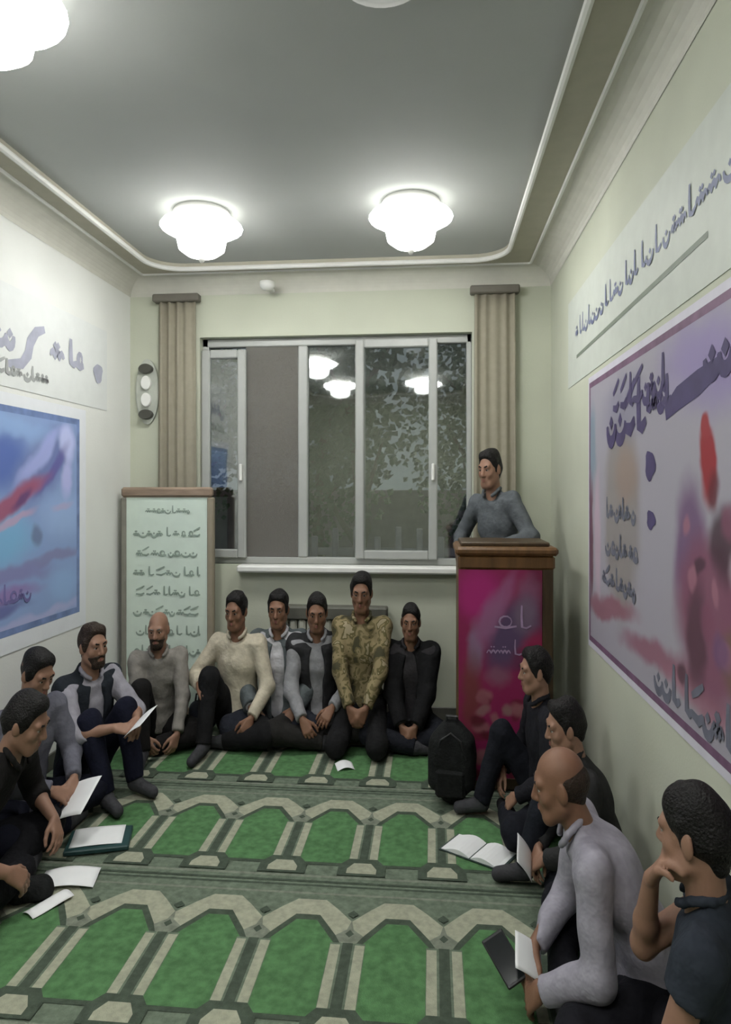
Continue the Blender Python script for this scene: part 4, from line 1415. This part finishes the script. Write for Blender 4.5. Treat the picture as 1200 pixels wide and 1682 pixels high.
I['M'] = person('person in dark slate short sleeved shirt resting chin on hand nearest at right', (0.668, 1.69), 147, 'cross', 5, head=(-9, 6, 0), hands={'R': (-0.01, 0.20, 0.665, -0.3, -0.9, 0.2), 'L': (-0.20, 0.32, 0.20)}, poles={'R': (0.1, 0.5, -1), 'L': (-0.45, -1, -.2)}, shirt=(0.030, 0.036, 0.048), sleeve='short', trousers=(0.014, 0.014, 0.018), skin='mid', hairline=.04, seed=13, h=.005, scale=0.95)
# speaker
I['S'] = person('standing speaker in grey blue shirt behind the podium', (0.43, 4.45), 228, 'stand', 8, roll=3, head=(0, 8, 0), hands={'R': (0.22, 0.26, 1.14), 'L': (-0.20, 0.28, 1.16)}, shirt=(0.10, 0.11, 0.12), trousers=(0.02, 0.02, 0.025), skin='mid', seed=14, zoff=0.13, scale=0.985)

# ---------------------------------------------------------------- papers, books, bags
def sheet(label, loc, sx, sy, rz, tilt=(0, 0), m=None, name='paper_sheet', cat='paper', bend=0.01, group=None):
    mb = MB()
    n = 8
    vs, fs = [], []
    for lay in (0, 1):
        for j in range(n + 1):
            for i in range(n + 1):
                u, v = i / n - .5, j / n - .5
                vs.append((u * sx, v * sy, bend * (math.cos(u * 3.5) + 0.4 * math.sin(v * 4)) + 0.0012 * lay))
    w = n + 1
    for j in range(n):
        for i in range(n):
            a = j * w + i
            fs.append((a, a + w, a + w + 1, a + 1))
            b = a + w * w
            fs.append((b, b + 1, b + w + 1, b + w))
    rim = [i for i in range(w)] + [j * w + n for j in range(1, w)] + [n * w + i for i in range(n - 1, -1, -1)] + [j * w for j in range(n - 1, 0, -1)]
    for i in range(len(rim)):
        a, b = rim[i], rim[(i + 1) % len(rim)]
        fs.append((a, b, b + w * w, a + w * w))
    mb.add(vs, fs)
    o = mb.build(name, m or M_paper, None, True)
    o.location = loc
    o.rotation_euler = (R(tilt[0]), R(tilt[1]), R(rz))
    tag(o, label, cat, group)
    return o
ZK = 0.0145
M_teal = mat('folder_teal', (0.018, 0.055, 0.055), 0.5, 0.1)
fo = MB().box(-0.135, 0.135, -0.10, 0.10, 0, 0.022, bev=.005).build('folder', M_teal)
fo.location = (-1.49, 3.02, ZK); fo.rotation_euler = (0, 0, R(18))
tag(fo, 'dark teal folder lying under a white sheet on the carpet', 'folder')
sheet('white sheet lying on the dark teal folder', (-1.50, 3.03, ZK + 0.024), 0.22, 0.17, 18, bend=.003)
sheet('crumpled white papers in front of the black clad person at left', (-1.47, 2.72, ZK + .006), 0.22, 0.13, 12, bend=.012)
sheet('white sheet trailing toward the viewer beside the dark pouch', (-1.46, 2.55, ZK + .004), 0.07, 0.17, -28, bend=.008)
def pouch(name, label, cat, loc, dims, rz, m, seed):
    F = Field()
    x, y, z = dims
    for sx_ in (-1, 1):
        for sy_ in (-1, 1):
            F.cap((sx_ * x * .3, sy_ * y * .25, z * .3), (sx_ * x * .27, sy_ * y * .2, z * .72), min(x, y) * .27, min(x, y) * .22, .05)
    F.ell((0, 0, z * .5), (x * .5, y * .5, z * .5), None, .05)
    V, Q = F.mesh(max(.006, z / 45))
    V = wrinkle(V, Q, .004, seed)
    V[:, 2] = np.maximum(V[:, 2], 0.0)
    o = to_obj(V, Q, name, m, None)
    o.location = loc
    o.rotation_euler = (0, 0, R(rz))
    tag(o, label, cat)
    return o
M_bag = mat('bag_fabric', (0.012, 0.013, 0.013), 0.85, 0.25, 30, 0.4, 80, spec=0.15)
p = pouch('pouch', 'small black pouch on the carpet beside crumpled white papers', 'pouch', (-1.56, 2.60, ZK), (0.14, 0.10, 0.05), 20, M_bag, 4)
bp = pouch('backpack', 'black backpack standing at the left foot of the podium', 'backpack', (0.10, 3.575, ZK), (0.225, 0.17, 0.43), -8, M_bag, 5)
MB().tube([(-0.03, -0.01, 0.40), (-0.025, -0.02, 0.445), (0.025, -0.02, 0.445), (0.03, -0.01, 0.40)], 0.008, 8).build('carry_loop', M_black, bp)
MB().box(-0.075, 0.075, -0.105, -0.06, 0.06, 0.20, bev=.018).build('front_pocket', M_bag, bp)
MB().tube([(-0.075, -0.075, 0.25), (-0.05, -0.078, 0.34), (0.0, -0.07, 0.375), (0.05, -0.078, 0.34), (0.075, -0.075, 0.25)], 0.005, 6).build('zip', M_black, bp)
b2 = pouch('shoulder_bag', 'small dark blue bag between the grey shirt and the raised knee', 'bag', (-1.51, 4.50, ZK), (0.16, 0.12, 0.20), 10, mat('bag_blue', (0.015, 0.018, 0.028), 0.8, 0.2), 6)
MB().tube([(-0.05, 0, 0.17), (-0.04, 0, 0.24), (0.04, 0, 0.24), (0.05, 0, 0.17)], 0.007, 8).build('strap', M_black, b2)

# open booklet on the carpet
bk = empty('open_booklet', (0.20, 3.10, ZK), R(-32))
tag(bk, 'open white booklet lying on the carpet before the black clad person', 'booklet')
MB().box(-0.15, 0.15, -0.085, 0.085, 0.0, 0.004).build('cover', mat('booklet_cover', (0.05, 0.075, 0.07), 0.6), bk)
for s_ in (-1, 1):
    mb = MB()
    vs, fs = [], []
    for i in range(9):
        u = i / 8
        z = 0.006 + 0.022 * math.sin(math.pi * min(1, u * 1.1)) * (1 - .5 * u)
        for yy in (-0.08, 0.08):
            vs.append((s_ * (0.003 + 0.138 * u), yy, z))
            vs.append((s_ * (0.003 + 0.138 * u), yy, 0.004))
    for i in range(8):
        a = i * 4
        fs += [(a, a + 4, a + 6, a + 2), (a + 1, a + 3, a + 7, a + 5), (a, a + 1, a + 5, a + 4), (a + 2, a + 6, a + 7, a + 3)]
    fs += [(0, 2, 3, 1), (32, 33, 35, 34)]
    mb.add(vs, fs)
    mb.build('page_block', M_paper, bk)
sheet('small white tissue on the carpet in front of the back row', (-0.50, 3.98, ZK + .004), 0.10, 0.09, 20, bend=.014)
# held papers
def held(label, key, off, sx, sy, rz, tilt):
    a, b = I[key]['L'], I[key]['R']
    c = (a + b) / 2 + Vector(off)
    return sheet(label, c, sx, sy, rz, tilt, bend=.004)
held('white paper held by the person with navy trousers', 'G', (0.05, -0.01, 0.02), 0.13, 0.18, -20, (20, -35))
held('white paper held by the person reading at the left wall', 'H', (0.05, -0.02, -0.02), 0.15, 0.20, -15, (30, -20))
held('white paper held by the person in charcoal', 'K', (-0.03, -0.02, 0.02), 0.10, 0.16, 10, (20, 55))
held('white folded paper in the hands of the person in lilac white shirt', 'L', (0.02, 0.03, 0.05), 0.10, 0.12, 10, (25, 35))
sheet('white paper on the carpet at the lower right below the bent person', (0.37, 2.0, ZK + .004), 0.09, 0.13, 25, bend=.006)
# phone held by the bending man
ph = empty('mobile_phone', I['L']['R'] + Vector((-0.05, 0.02, 0.0)))
ph.rotation_euler = (R(35), R(-25), R(20))
tag(ph, 'black mobile phone held by the person in lilac white shirt', 'phone')
MB().box(-0.038, 0.038, -0.075, 0.075, -0.005, 0.005, bev=.004).build('case', M_black, ph)
MB().box(-0.034, 0.034, -0.066, 0.066, 0.005, 0.0058).build('screen', mat('phone_glass', (0.01, 0.012, 0.014), 0.1, 0.0), ph)
